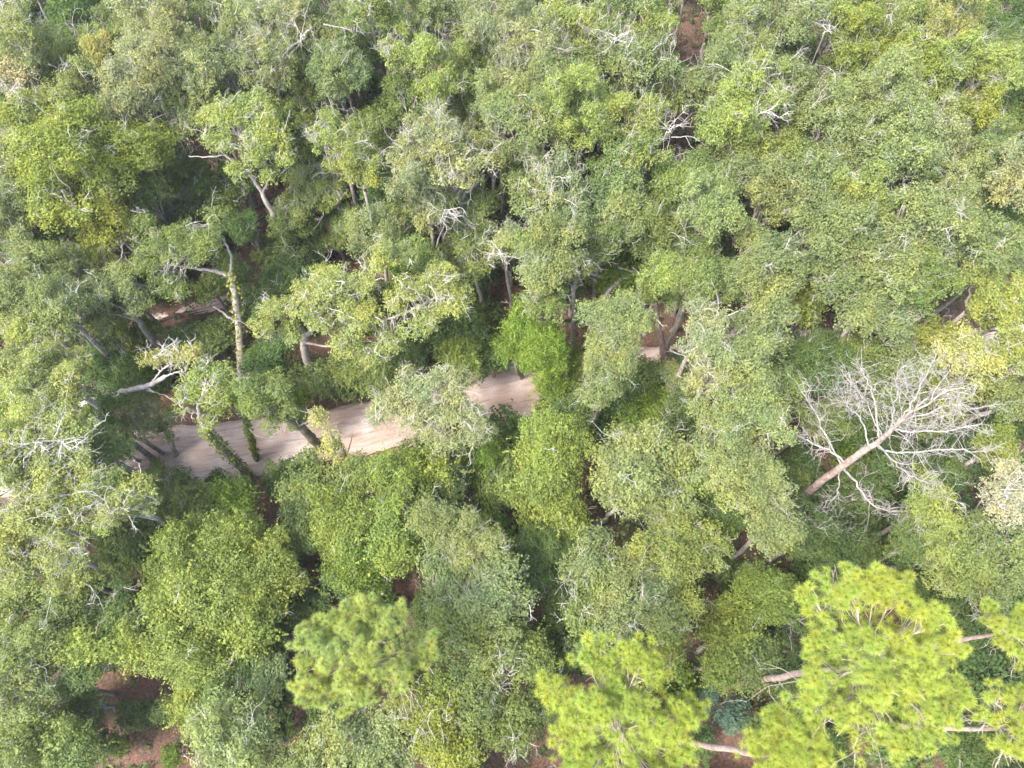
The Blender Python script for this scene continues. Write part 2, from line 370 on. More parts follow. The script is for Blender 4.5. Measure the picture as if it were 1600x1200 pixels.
# ------------------------------------------------------------------ one tree
DEAD_PX = (1232, 793)
LAND = []                                          # (point, radius, phrase) filled with what stands out
for px, rr, ph in [((380, 640), 4, 'near the vine-trunked leaning oak'), ((497, 604), 4.5, 'near the wide sunlit oak'), ((1000, 500), 4.5, 'by the hooked broken limb'),
                   ((225, 1150), 6, 'around the red litter clearing'), ((1080, 60), 6, 'along the red litter strip'), ((1170, 360), 5, 'around a small red clearing'), ((70, 668), 5, 'near the bleached leaning log'),
                   ((290, 490), 6, 'along the narrow trail')]: LAND.append((at(*px, 0), rr, ph))
for px, z, rr, ph in [((528, 122), 10.5, 5, 'near the round bluish oak'), ((125, 262), 10.5, 6, 'beside the big olive oak'), ((1510, 560), 9.5, 5, 'near the straw coloured oak'), ((868, 720), 6, 5, 'by the tall yellow green vine tower'),
                      ((1385, 180), 11, 6, 'beside the broadest sage oak'), ((320, 900), 6, 6, 'within the great vine thicket')]: LAND.append((at(*px, z), rr, ph))
def where(x, y):
    if road_dist(x, y)[0] < 4.6: return ' edging the sandy road'
    best = None
    for p, rr, ph in LAND:
        d = math.hypot(x - p[0], y - p[1]) / rr
        if d < 1.35 and (best is None or d < best[0]): best = (d, ph)
    return ' ' + best[1] if best else ''
LAB = {  # tint -> name, colour words, category, group
 'S': ('oak_tree', 'sage green', 'tree', 'sage green oaks'), 'P': ('silvery_oak', 'pale silvery green', 'tree', 'pale silvery oaks'), 'L': ('yellow_green_oak', 'light yellow green', 'tree', 'light yellow green oaks'),
 'O': ('olive_oak', 'olive yellow', 'tree', 'olive oaks'), 'G': ('oak_tree', 'mid green', 'tree', 'mid green trees'), 'D': ('dark_oak', 'dark green low-standing', 'tree', 'dark green low trees'),
 'V': ('broadleaf_tree', 'vivid green', 'tree', 'vivid green leafy trees'), 'Y': ('oak_tree', 'straw yellow', 'tree', 'straw yellow oaks'), 'B': ('oak_tree', 'bluish green', 'tree', 'bluish green oaks'),
 'M': ('oak_tree', 'grey moss-hung', 'tree', 'moss hung oaks'), 'K': ('vine_covered_tree', 'yellow green', 'tree', 'vine covered trees')}
FEAT = {'oak': ('oak', 'with lumpy crown'), 'open': ('oak', 'with open bleached twigs'), 'dense': ('oak', 'with smooth tight crown'), 'vine': ('tree', 'smothered in vines'), 'shrub': ('shrub', 'on the forest floor')}
def describe(tint, kind, Rw, wh):
    nm, lb, cat, grp = LAB[tint]
    if kind == 'shrub' and nm != 'shrub': nm, cat = 'shrub', 'shrub'
    if kind == 'vine': nm = 'vine_covered_tree'
    size = 'small ' if Rw < (1.75 if kind != 'shrub' else 1.3) else ('broad ' if Rw > (2.35 if kind != 'shrub' else 1.8) else '')
    noun, ft = FEAT[kind]
    if 'with' in lb or 'shrub' in lb or 'tree' in lb.split() or 'oak' in lb.split(): txt = size + lb + wh
    else: txt = f'{size}{lb} {noun} {ft}{wh}'
    return nm, txt, cat, txt + ' set'
MAR = 260
TREES = []                                         # (x, y, z, R) of all placed crowns
def place(u, v, rpx, z, kind, tint, world=None, label=None, hue=.03):
    if world is None: c = at(u, v, z); Rw = rpx * depth(v, z) / FPX
    else: c, Rw = world
    pr = PROTO[kind]
    # nearest size class, then any of its variants
    sizes = sorted({p[0] for p in pr}, key=lambda s: abs(math.log(Rw / s))); best = [p for p in pr if p[0] == sizes[0]]
    P = best[rnd.randrange(len(best))]; s = Rw / P[0]
    lean = np.array((rnd.uniform(-.6, .6), rnd.uniform(-.6, .6))) if z > 4 else np.zeros(2)
    bx, by = c[0] + lean[0], c[1] + lean[1]; g0 = float(gz(bx, by)) if road_dist(bx, by)[0] > 3.6 else -.1
    wh = where(bx, by)
    nm, txt, cat, grp = describe(tint, kind, Rw, wh)
    t = empty(nm, (bx, by, g0 - .05), label or txt, cat, None if label else grp)
    tz = z - P[4] * s - g0
    jit = np.array([rnd.uniform(1 - hue, 1 + hue) for _ in range(3)]) * rnd.uniform(.9, 1.1)
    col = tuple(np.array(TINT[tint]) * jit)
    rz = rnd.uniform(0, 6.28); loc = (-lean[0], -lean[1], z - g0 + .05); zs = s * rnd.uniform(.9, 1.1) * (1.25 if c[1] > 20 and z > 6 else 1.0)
    sx, sy = s * rnd.uniform(.84, 1.2), s * rnd.uniform(.84, 1.2)
    g = np.random.default_rng(rnd.randrange(10 ** 6)); mb = MB()
    r0 = .045 + .04 * Rw + .003 * z
    fork = np.array((-lean[0], -lean[1], z - g0 + .05 - P[4] * zs))
    if fork[2] > .25:
        n = 7; Pt = curve((0, 0, -.15), fork, n, g, .07 * min(1, z / 6)); rr = np.linspace(r0 * 1.15, r0 * .75, n); rr[0] *= 1.35
        tube(mb, Pt, rr, 8); link('trunk', mb.mesh('trunk', M_BARK, True), t)
    link('limbs', P[2], t, loc, rz, (sx, sy, zs)); cr = link('crown', P[1], t, loc, rz, (sx, sy, zs), col)
    if P[3]: link('bare_twigs', P[3], cr)
    TREES.append((c[0], c[1], z, Rw)); return t

# photo position of each crown: (u, v, radius in photo px, height of the crown's middle, kind, tint)
CROWNS = []
def add(*rows): CROWNS.extend(rows)
# roadside growth
add((1012, 585, 24, 1.4, 'shrub', 'G'), (1065, 590, 30, 1.8, 'shrub', 'D'), (1252, 728, 30, 1.6, 'shrub', 'D'), (1232, 755, 28, 1.6, 'shrub', 'G'), (1290, 770, 24, 1.2, 'shrub', 'D'), (215, 1112, 26, 1.6, 'shrub', 'D'), (185, 1165, 22, 1.2, 'shrub', 'G'), (440, 1140, 22, 1.4, 'shrub', 'D'), (860, 640, 26, 1.4, 'shrub', 'G'),
    (250, 742, 22, 1.0, 'shrub', 'G'), (345, 752, 22, 1.2, 'shrub', 'D'), (1110, 880, 30, 2, 'shrub', 'G'), (1140, 895, 26, 1.6, 'shrub', 'D'), (1245, 850, 30, 3, 'oak', 'G'), (330, 605, 30, 5, 'oak', 'G'), (470, 660, 22, 3.2, 'oak', 'G'))
add((1092, 1162, 26, 1.8, 'shrub', 'D'), (310, 1095, 40, 3.4, 'vine', 'K'), (335, 1125, 34, 2.6, 'vine', 'G'), (145, 1105, 36, 3.2, 'oak', 'D'), (265, 1110, 26, 2.2, 'shrub', 'G'), (150, 1160, 30, 2.4, 'shrub', 'D'),
    (430, 395, 30, 2.2, 'shrub', 'G'), (470, 375, 34, 3.2, 'oak', 'D'), (525, 372, 30, 3, 'oak', 'G'), (455, 345, 34, 5, 'oak', 'G'), (390, 360, 34, 4.5, 'oak', 'D'), (480, 420, 28, 2, 'shrub', 'D'), (560, 350, 34, 4.5, 'oak', 'G'), (300, 300, 40, 6, 'oak', 'D'), (350, 310, 36, 5.5, 'oak', 'G'), (270, 350, 30, 5, 'oak', 'D'))
add((1420, 565, 46, 7.5, 'oak', 'S'), (1480, 600, 44, 7.0, 'oak', 'O'), (1545, 595, 46, 7.5, 'oak', 'L'), (1560, 500, 44, 8, 'oak', 'L'), (1010, 590, 30, 3, 'shrub', 'G'), (1070, 600, 40, 5, 'oak', 'S'), (1390, 600, 44, 5.5, 'oak', 'G'), (140, 760, 46, 5, 'oak', 'L'), (190, 525, 36, 3.2, 'oak', 'G'), (150, 550, 36, 3.4, 'oak', 'D'), (225, 530, 30, 2.6, 'shrub', 'G'), (130, 520, 34, 4, 'oak', 'G'), (1480, 1040, 52, 3.0, 'shrub', 'D'), (1540, 1075, 52, 3.2, 'shrub', 'D'), (1450, 1110, 44, 2.6, 'shrub', 'G'), (1500, 1000, 44, 3.2, 'oak', 'D'),
    (655, 715, 34, 2.6, 'vine', 'G'), (700, 700, 38, 3.2, 'vine', 'G'), (715, 660, 30, 4.0, 'vine', 'G'))
add((60, 705, 56, 4.5, 'oak', 'G'), (120, 725, 46, 3.4, 'oak', 'G'), (150, 738, 32, 2.4, 'shrub', 'G'), (170, 690, 36, 3.4, 'oak', 'D'), (10, 700, 50, 4.5, 'oak', 'G'), (90, 760, 50, 4.5, 'oak', 'L'),
    (455, 590, 36, 2.2, 'shrub', 'G'), (500, 590, 34, 2.6, 'vine', 'G'), (540, 600, 34, 2.0, 'shrub', 'G'), (590, 590, 36, 2.8, 'vine', 'G'), (640, 560, 36, 3.0, 'oak', 'D'), (420, 560, 38, 3.6, 'oak', 'D'), (560, 570, 36, 3.4, 'oak', 'G'), (470, 620, 26, 1.6, 'shrub', 'V'),
    (872, 600, 38, 3.2, 'vine', 'V'), (900, 630, 34, 2.2, 'shrub', 'D'), (880, 570, 34, 4.2, 'vine', 'V'), (930, 650, 36, 2.0, 'shrub', 'D'), (1000, 615, 40, 2.6, 'shrub', 'D'), (770, 560, 30, 2.4, 'shrub', 'D'), (330, 530, 40, 3.0, 'oak', 'G'), (290, 540, 36, 3.0, 'oak', 'D'), (400, 480, 38, 4.0, 'oak', 'D'), (440, 440, 36, 3.5, 'oak', 'D'), (330, 450, 30, 3, 'shrub', 'G'),
    (480, 742, 32, 1.8, 'shrub', 'G'), (440, 750, 30, 1.6, 'shrub', 'D'), (290, 772, 34, 2.0, 'shrub', 'G'), (225, 775, 36, 2.4, 'oak', 'G'))
# far left and top left
add((30, 62, 62, 10.5, 'open', 'S'), (78, 112, 38, 8, 'open', 'L'), (12, 130, 44, 9.5, 'open', 'M'), (140, 18, 58, 8, 'dense', 'D'), (190, 48, 42, 8.5, 'dense', 'B'),
    (166, 86, 32, 8.5, 'oak', 'Y'), (247, 26, 50, 11, 'oak', 'P'), (250, 92, 66, 11.5, 'oak', 'P'), (300, 118, 46, 11, 'oak', 'P'), (210, 158, 54, 11, 'oak', 'P'), (132, 166, 50, 10.5, 'oak', 'S'),
    (352, 98, 42, 10.5, 'oak', 'S'), (345, 22, 42, 9.5, 'open', 'S'), (300, 178, 42, 9.5, 'oak', 'S'), (75, 205, 56, 10.5, 'oak', 'O'), (125, 262, 84, 10.5, 'oak', 'O'), (62, 262, 48, 9.8, 'oak', 'O'),
    (218, 240, 50, 10, 'oak', 'O'), (165, 340, 46, 9, 'oak', 'O'), (110, 330, 40, 9.2, 'oak', 'O'), (225, 300, 40, 8, 'oak', 'G'), (18, 275, 44, 10, 'open', 'S'), (22, 335, 46, 9.5, 'oak', 'S'), (72, 372, 48, 7, 'oak', 'D'), (150, 395, 30, 8.2, 'oak', 'O'))
add((418, 100, 50, 10.5, 'open', 'S'), (440, 48, 52, 10.8, 'open', 'P'), (392, 40, 44, 10.5, 'open', 'S'),
    (495, 30, 48, 10.5, 'oak', 'S'), (515, 78, 38, 10, 'oak', 'S'), (470, 130, 44, 8, 'oak', 'G'), (455, 190, 46, 7, 'oak', 'G'), (490, 270, 42, 5.5, 'oak', 'D'),
    (610, 60, 42, 9, 'oak', 'D'), (655, 22, 46, 10.5, 'oak', 'S'), (700, 30, 42, 10, 'oak', 'S'), (640, 90, 44, 10.5, 'open', 'L'), (690, 125, 50, 10.5, 'oak', 'L'), (735, 90, 40, 9, 'open', 'G'),
    (640, 148, 44, 8.5, 'oak', 'G'), (725, 165, 40, 8, 'oak', 'G'), (528, 222, 40, 10.2, 'open', 'L'), (560, 262, 38, 9.5, 'open', 'L'), (590, 205, 44, 7, 'oak', 'G'), (520, 300, 32, 6, 'open', 'L'),
    (680, 225, 54, 10.8, 'open', 'P'), (640, 275, 50, 10.5, 'oak', 'P'), (715, 270, 48, 10.2, 'open', 'P'), (668, 318, 44, 9, 'open', 'S'), (610, 320, 40, 5.5, 'oak', 'D'), (740, 330, 40, 6.5, 'open', 'G'),
    (780, 40, 54, 10.8, 'oak', 'P'), (795, 110, 46, 10.5, 'open', 'P'), (780, 175, 44, 10, 'oak', 'S'), (770, 240, 38, 9, 'open', 'S'), (790, 380, 36, 8, 'open', 'P'))
# top middle and right
add((835, 78, 52, 10.8, 'open', 'P'), (880, 55, 42, 10, 'oak', 'L'), (905, 95, 36, 8.5, 'oak', 'G'), (975, 35, 46, 11, 'oak', 'S'), (1018, 55, 44, 10.8, 'oak', 'L'), (990, 98, 46, 10.5, 'open', 'S'), (940, 75, 40, 10, 'open', 'S'),
    (845, 150, 56, 10.8, 'oak', 'S'), (890, 185, 58, 10.8, 'oak', 'L'), (945, 170, 46, 10.5, 'oak', 'L'), (830, 215, 52, 10.5, 'oak', 'S'), (905, 130, 40, 9, 'oak', 'G'), (1020, 118, 40, 9.5, 'oak', 'S'), (1035, 155, 34, 8, 'open', 'G'),
    (1015, 195, 40, 10, 'open', 'L'), (1000, 235, 42, 9.5, 'open', 'L'), (940, 235, 40, 6.5, 'dense', 'D'), (870, 290, 44, 9.5, 'open', 'P'), (830, 300, 40, 8.5, 'oak', 'S'), (910, 215, 36, 9.5, 'oak', 'S'),
    (1130, 60, 34, 9, 'oak', 'G'), (1190, 28, 58, 11, 'oak', 'S'), (1240, 35, 48, 10.8, 'open', 'P'), (1150, 96, 46, 10.5, 'oak', 'S'), (1215, 100, 40, 8, 'oak', 'G'), (1180, 148, 58, 11, 'open', 'L'), (1140, 200, 50, 10.5, 'oak', 'L'), (1225, 135, 46, 10.5, 'oak', 'S'), (1165, 230, 38, 9.5, 'oak', 'L'),
    (1305, 40, 50, 10.5, 'oak', 'L'), (1350, 85, 54, 10.8, 'oak', 'O'), (1330, 135, 44, 9.5, 'open', 'S'), (1405, 50, 58, 11, 'oak', 'L'), (1470, 40, 62, 11.2, 'oak', 'Y'), (1410, 115, 52, 10.5, 'oak', 'O'), (1470, 105, 48, 10.5, 'oak', 'L'), (1542, 112, 42, 10.8, 'oak', 'L'), (1575, 30, 44, 8, 'dense', 'D'), (1580, 80, 44, 8.5, 'oak', 'G'), (1575, 150, 42, 8.5, 'dense', 'D'),
    (1270, 195, 54, 10, 'oak', 'S'), (1240, 250, 46, 9, 'oak', 'G'), (1385, 180, 68, 11, 'oak', 'S'), (1440, 205, 54, 10.8, 'oak', 'P'), (1340, 220, 54, 10.5, 'oak', 'S'), (1400, 255, 60, 10.8, 'oak', 'S'), (1505, 185, 50, 9, 'oak', 'O'), (1540, 245, 48, 9.5, 'oak', 'S'), (1580, 280, 54, 10.5, 'oak', 'P'), (1500, 280, 46, 9, 'oak', 'S'), (1470, 320, 46, 9.5, 'oak', 'S'))
add((965, 275, 44, 8.5, 'dense', 'B'), (915, 320, 40, 8, 'dense', 'B'), (1075, 285, 40, 9, 'oak', 'G'), (1040, 300, 38, 7.5, 'oak', 'G'), (1110, 330, 50, 10, 'oak', 'S'), (1145, 275, 38, 9, 'oak', 'S'), (1205, 310, 50, 9.5, 'oak', 'S'), (1280, 285, 50, 9.8, 'oak', 'S'), (1330, 300, 52, 10.2, 'oak', 'L'), (1270, 345, 52, 9.8, 'oak', 'S'),
    (1430, 365, 62, 10.8, 'oak', 'S'), (1500, 395, 56, 10.5, 'oak', 'S'), (1570, 395, 48, 9.5, 'oak', 'S'), (1545, 335, 44, 8.5, 'dense', 'D'), (1370, 345, 48, 9.5, 'oak', 'G'), (1320, 395, 56, 10.2, 'oak', 'S'), (1290, 440, 46, 10, 'oak', 'S'), (1375, 430, 56, 10.4, 'oak', 'S'), (1445, 445, 52, 10, 'oak', 'G'), (1350, 485, 48, 9.8, 'oak', 'S'), (1400, 500, 44, 9, 'oak', 'S'), (1540, 460, 50, 9.5, 'oak', 'L'), (1590, 480, 44, 9.5, 'oak', 'L'),
    (1205, 420, 56, 10.5, 'oak', 'S'), (1170, 385, 34, 9, 'oak', 'S'), (1190, 480, 48, 9.8, 'oak', 'S'), (1245, 480, 44, 7.5, 'vine', 'K'), (1135, 440, 44, 8, 'dense', 'B'), (1100, 405, 36, 8, 'oak', 'G'), (1000, 360, 48, 7.5, 'vine', 'G'), (1050, 370, 40, 6.5, 'oak', 'D'), (945, 375, 36, 8.5, 'oak', 'G'), (905, 355, 40, 8.5, 'dense', 'B'),
    (1290, 570, 54, 7, 'oak', 'D'), (1240, 560, 40, 6.5, 'dense', 'D'), (1350, 560, 46, 6.5, 'oak', 'G'), (1510, 560, 48, 9.5, 'oak', 'Y'), (1455, 530, 36, 8, 'oak', 'O'), (1575, 550, 46, 9, 'oak', 'L'), (1580, 625, 44, 8.5, 'oak', 'S'))
# middle
add((865, 390, 52, 10.2, 'oak', 'S'), (835, 435, 44, 9.8, 'oak', 'S'), (900, 430, 34, 9, 'oak', 'S'), (850, 475, 38, 8.5, 'oak', 'G'), (815, 500, 38, 7, 'vine', 'V'), (850, 550, 48, 6.5, 'vine', 'V'), (800, 545, 26, 5, 'vine', 'V'),
    (945, 500, 42, 10, 'oak', 'S'), (985, 500, 38, 10, 'oak', 'S'), (955, 560, 52, 9.5, 'oak', 'S'), (940, 605, 40, 8.5, 'oak', 'S'), (1085, 440, 38, 9.2, 'oak', 'G'), (1035, 432, 36, 9.2, 'oak', 'L'),
    (1095, 520, 50, 10.4, 'open', 'P'), (1150, 555, 56, 10, 'oak', 'S'), (1110, 580, 42, 9.5, 'open', 'P'), (1180, 520, 38, 9, 'oak', 'S'), (1160, 610, 44, 9.2, 'oak', 'S'), (1220, 610, 44, 7, 'oak', 'G'), (960, 430, 40, 4.5, 'vine', 'V'), (720, 565, 34, 3.5, 'vine', 'K'), (700, 540, 34, 2.6, 'shrub', 'D'), (745, 520, 34, 3, 'shrub', 'D'))
# right, lower
add((868, 700, 54, 6.6, 'vine', 'K'), (850, 765, 60, 5.6, 'vine', 'K'), (880, 820, 46, 5.0, 'vine', 'K'), (1030, 655, 46, 3.4, 'vine', 'V'), (975, 690, 34, 2.4, 'vine', 'V'), (960, 640, 38, 2.4, 'shrub', 'D'), (1005, 735, 66, 7.5, 'oak', 'S'), (970, 780, 48, 7, 'oak', 'S'), (1055, 745, 44, 7.2, 'vine', 'K'), (1045, 800, 44, 7, 'oak', 'S'),
    (1120, 665, 58, 9.5, 'oak', 'S'), (1175, 665, 56, 9.5, 'oak', 'S'), (1150, 730, 56, 9.2, 'oak', 'S'), (1190, 770, 44, 8.8, 'oak', 'P'), (1200, 825, 46, 8.8, 'oak', 'S'), (1120, 800, 42, 5.5, 'vine', 'V'),
    (930, 880, 52, 7.5, 'oak', 'S'), (1030, 865, 60, 7.8, 'oak', 'L'), (1085, 850, 48, 7.5, 'oak', 'L'), (990, 940, 72, 8, 'oak', 'S'), (935, 965, 52, 7.5, 'oak', 'G'), (1055, 960, 54, 7.5, 'oak', 'L'), (1010, 1010, 52, 6.5, 'vine', 'K'),
    (1185, 930, 54, 5.8, 'vine', 'K'), (1140, 995, 52, 5.4, 'vine', 'K'), (1180, 1035, 44, 5.2, 'vine', 'G'), (1130, 1045, 36, 4.2, 'vine', 'K'), (1315, 860, 46, 4.4, 'oak', 'D'), (1300, 905, 40, 4.6, 'oak', 'D'), (1250, 960, 40, 4.5, 'oak', 'D'),
    (1450, 790, 46, 7.8, 'oak', 'L'), (1425, 850, 46, 7.4, 'oak', 'G'), (1480, 865, 54, 7.6, 'oak', 'L'), (1530, 905, 50, 7.2, 'oak', 'S'), (1520, 830, 44, 7.4, 'oak', 'S'), (1585, 775, 52, 9, 'open', 'M'), (1555, 700, 44, 7.8, 'oak', 'O'), (1590, 850, 44, 7.5, 'oak', 'S'), (1440, 640, 50, 5, 'oak', 'G'), (1345, 745, 34, 2.4, 'shrub', 'G'), (1300, 790, 34, 3.0, 'oak', 'D'), (1350, 640, 48, 4.5, 'oak', 'D'), (1280, 650, 48, 6.2, 'oak', 'G'), (1500, 740, 42, 4.0, 'oak', 'D'), (1410, 720, 36, 2.6, 'shrub', 'D'), (1470, 690, 40, 3.5, 'oak', 'D'),
    (1545, 950, 44, 4.5, 'oak', 'D'), (1470, 960, 40, 3.5, 'oak', 'D'), (1400, 1180, 50, 3, 'shrub', 'D'), (1500, 1170, 52, 3, 'shrub', 'D'), (1350, 1120, 40, 3, 'shrub', 'G'))
# lower middle
add((745, 715, 50, 3.2, 'vine', 'V'), (795, 690, 44, 2.6, 'shrub', 'D'), (790, 750, 44, 3.0, 'vine', 'G'), (620, 755, 56, 5.2, 'vine', 'K'), (560, 760, 44, 5.0, 'oak', 'G'), (680, 740, 44, 4.6, 'vine', 'K'), (535, 820, 60, 5.6, 'vine', 'K'), (480, 790, 40, 4.5, 'vine', 'G'), (600, 840, 58, 5.8, 'vine', 'K'), (560, 890, 52, 5.4, 'vine', 'V'), (650, 810, 46, 5.6, 'oak', 'G'),
    (700, 830, 52, 7, 'oak', 'S'), (755, 865, 54, 7.6, 'oak', 'S'), (700, 900, 52, 7.2, 'oak', 'S'), (770, 930, 50, 7.8, 'oak', 'S'), (725, 960, 52, 7.2, 'oak', 'G'), (690, 1000, 48, 6.5, 'oak', 'G'), (770, 1010, 52, 7, 'oak', 'S'), (740, 1075, 52, 6.5, 'oak', 'G'), (820, 1020, 44, 6, 'vine', 'G'), (830, 900, 40, 5, 'oak', 'D'),
    (690, 1120, 50, 6.5, 'open', 'O'), (640, 1100, 44, 6.5, 'open', 'O'), (790, 1130, 48, 5.5, 'oak', 'G'), (600, 1165, 50, 6.2, 'oak', 'S'), (530, 1150, 52, 6.4, 'oak', 'S'), (480, 1190, 48, 6, 'oak', 'G'), (700, 1190, 50, 6, 'oak', 'O'))
# lower left
add((105, 600, 54, 9.5, 'oak', 'L'), (45, 575, 58, 10, 'oak', 'L'), (40, 650, 62, 10, 'open', 'L'), (100, 668, 50, 9.8, 'open', 'L'), (30, 730, 58, 9.6, 'open', 'L'), (95, 740, 50, 9.4, 'open', 'P'), (155, 700, 42, 7.5, 'oak', 'G'), (60, 810, 60, 9.4, 'open', 'L'), (150, 785, 52, 9.2, 'open', 'P'), (205, 790, 44, 9, 'open', 'L'), (100, 870, 50, 9, 'open', 'L'), (35, 880, 48, 8.8, 'open', 'L'), (160, 650, 36, 6, 'oak', 'D'),
    (50, 420, 50, 9.5, 'oak', 'S'), (25, 470, 48, 9.5, 'oak', 'S'), (95, 485, 52, 9.6, 'oak', 'S'), (60, 520, 44, 9.5, 'oak', 'L'), (110, 430, 36, 8.5, 'open', 'S'),
    (235, 655, 46, 4.5, 'oak', 'S'), (180, 590, 44, 4.5, 'oak', 'D'), (240, 780, 44, 4.2, 'oak', 'G'), (300, 800, 46, 4.6, 'vine', 'G'), (365, 785, 44, 4.2, 'vine', 'V'), (200, 850, 46, 5.6, 'vine', 'G'),
    (300, 860, 62, 6.2, 'vine', 'K'), (375, 850, 56, 6.2, 'vine', 'K'), (420, 900, 52, 5.8, 'vine', 'K'), (340, 930, 66, 6.4, 'vine', 'K'), (270, 940, 50, 6, 'vine', 'K'), (400, 970, 52, 5.6, 'vine', 'K'), (300, 1010, 60, 5.8, 'vine', 'K'), (215, 1000, 50, 5.6, 'vine', 'K'), (360, 1040, 48, 5, 'oak', 'D'), (410, 1060, 44, 4.6, 'oak', 'B'),
    (40, 950, 50, 6.2, 'oak', 'G'), (115, 935, 50, 6, 'oak', 'G'), (60, 1010, 54, 6, 'oak', 'G'), (145, 1010, 48, 5.8, 'vine', 'K'), (25, 1080, 48, 6.5, 'oak', 'S'), (110, 1080, 36, 4, 'oak', 'D'), (40, 1165, 50, 5.5, 'vine', 'G'), (110, 1170, 46, 5, 'vine', 'G'), (360, 1160, 64, 6.5, 'oak', 'S'), (420, 1190, 44, 6, 'oak', 'S'), (270, 1180, 18, 1.2, 'shrub', 'V'))

# ------------------------------------------------------------------ things that stand out: built first so that neighbours can be told by them
dead_base = at(*DEAD_PX, 0)
LAND += [(dead_base, 4.6, 'next to the tall bare dead tree')]
PINES = [  # (u, v, radius px, crown middle height, top height)
    dict(px=(1375, 1035), r=150, z=16.8, label='big bright pine with round needle tufts and its trunk showing', n=295, seed=1),
    dict(px=(968, 1145), r=138, z=16.0, label='broad bright pine with white bare twigs beside the blue green shrubs', n=285, seed=2),
    dict(px=(1228, 1185), r=72, z=15.2, label='smaller bright pine between two broad pines', n=130, seed=3),
    dict(px=(556, 1022), r=100, z=12.5, label='pale lone pine rising among vine covered trees', n=230, seed=4),
    dict(px=(1588, 985), r=50, z=13.5, label='thin see-through pine with sparse tufts right of the big pine', n=70, seed=5),
    dict(px=(1590, 1140), r=66, z=13.0, label='sparse pine with crooked bare limbs and long grey trunk', n=70, seed=6)]
for d in PINES: LAND.append((at(*d['px'], d['z']), 4.0, 'at the foot of the pines' if d['px'][0] > 800 else 'around the lone pine'))

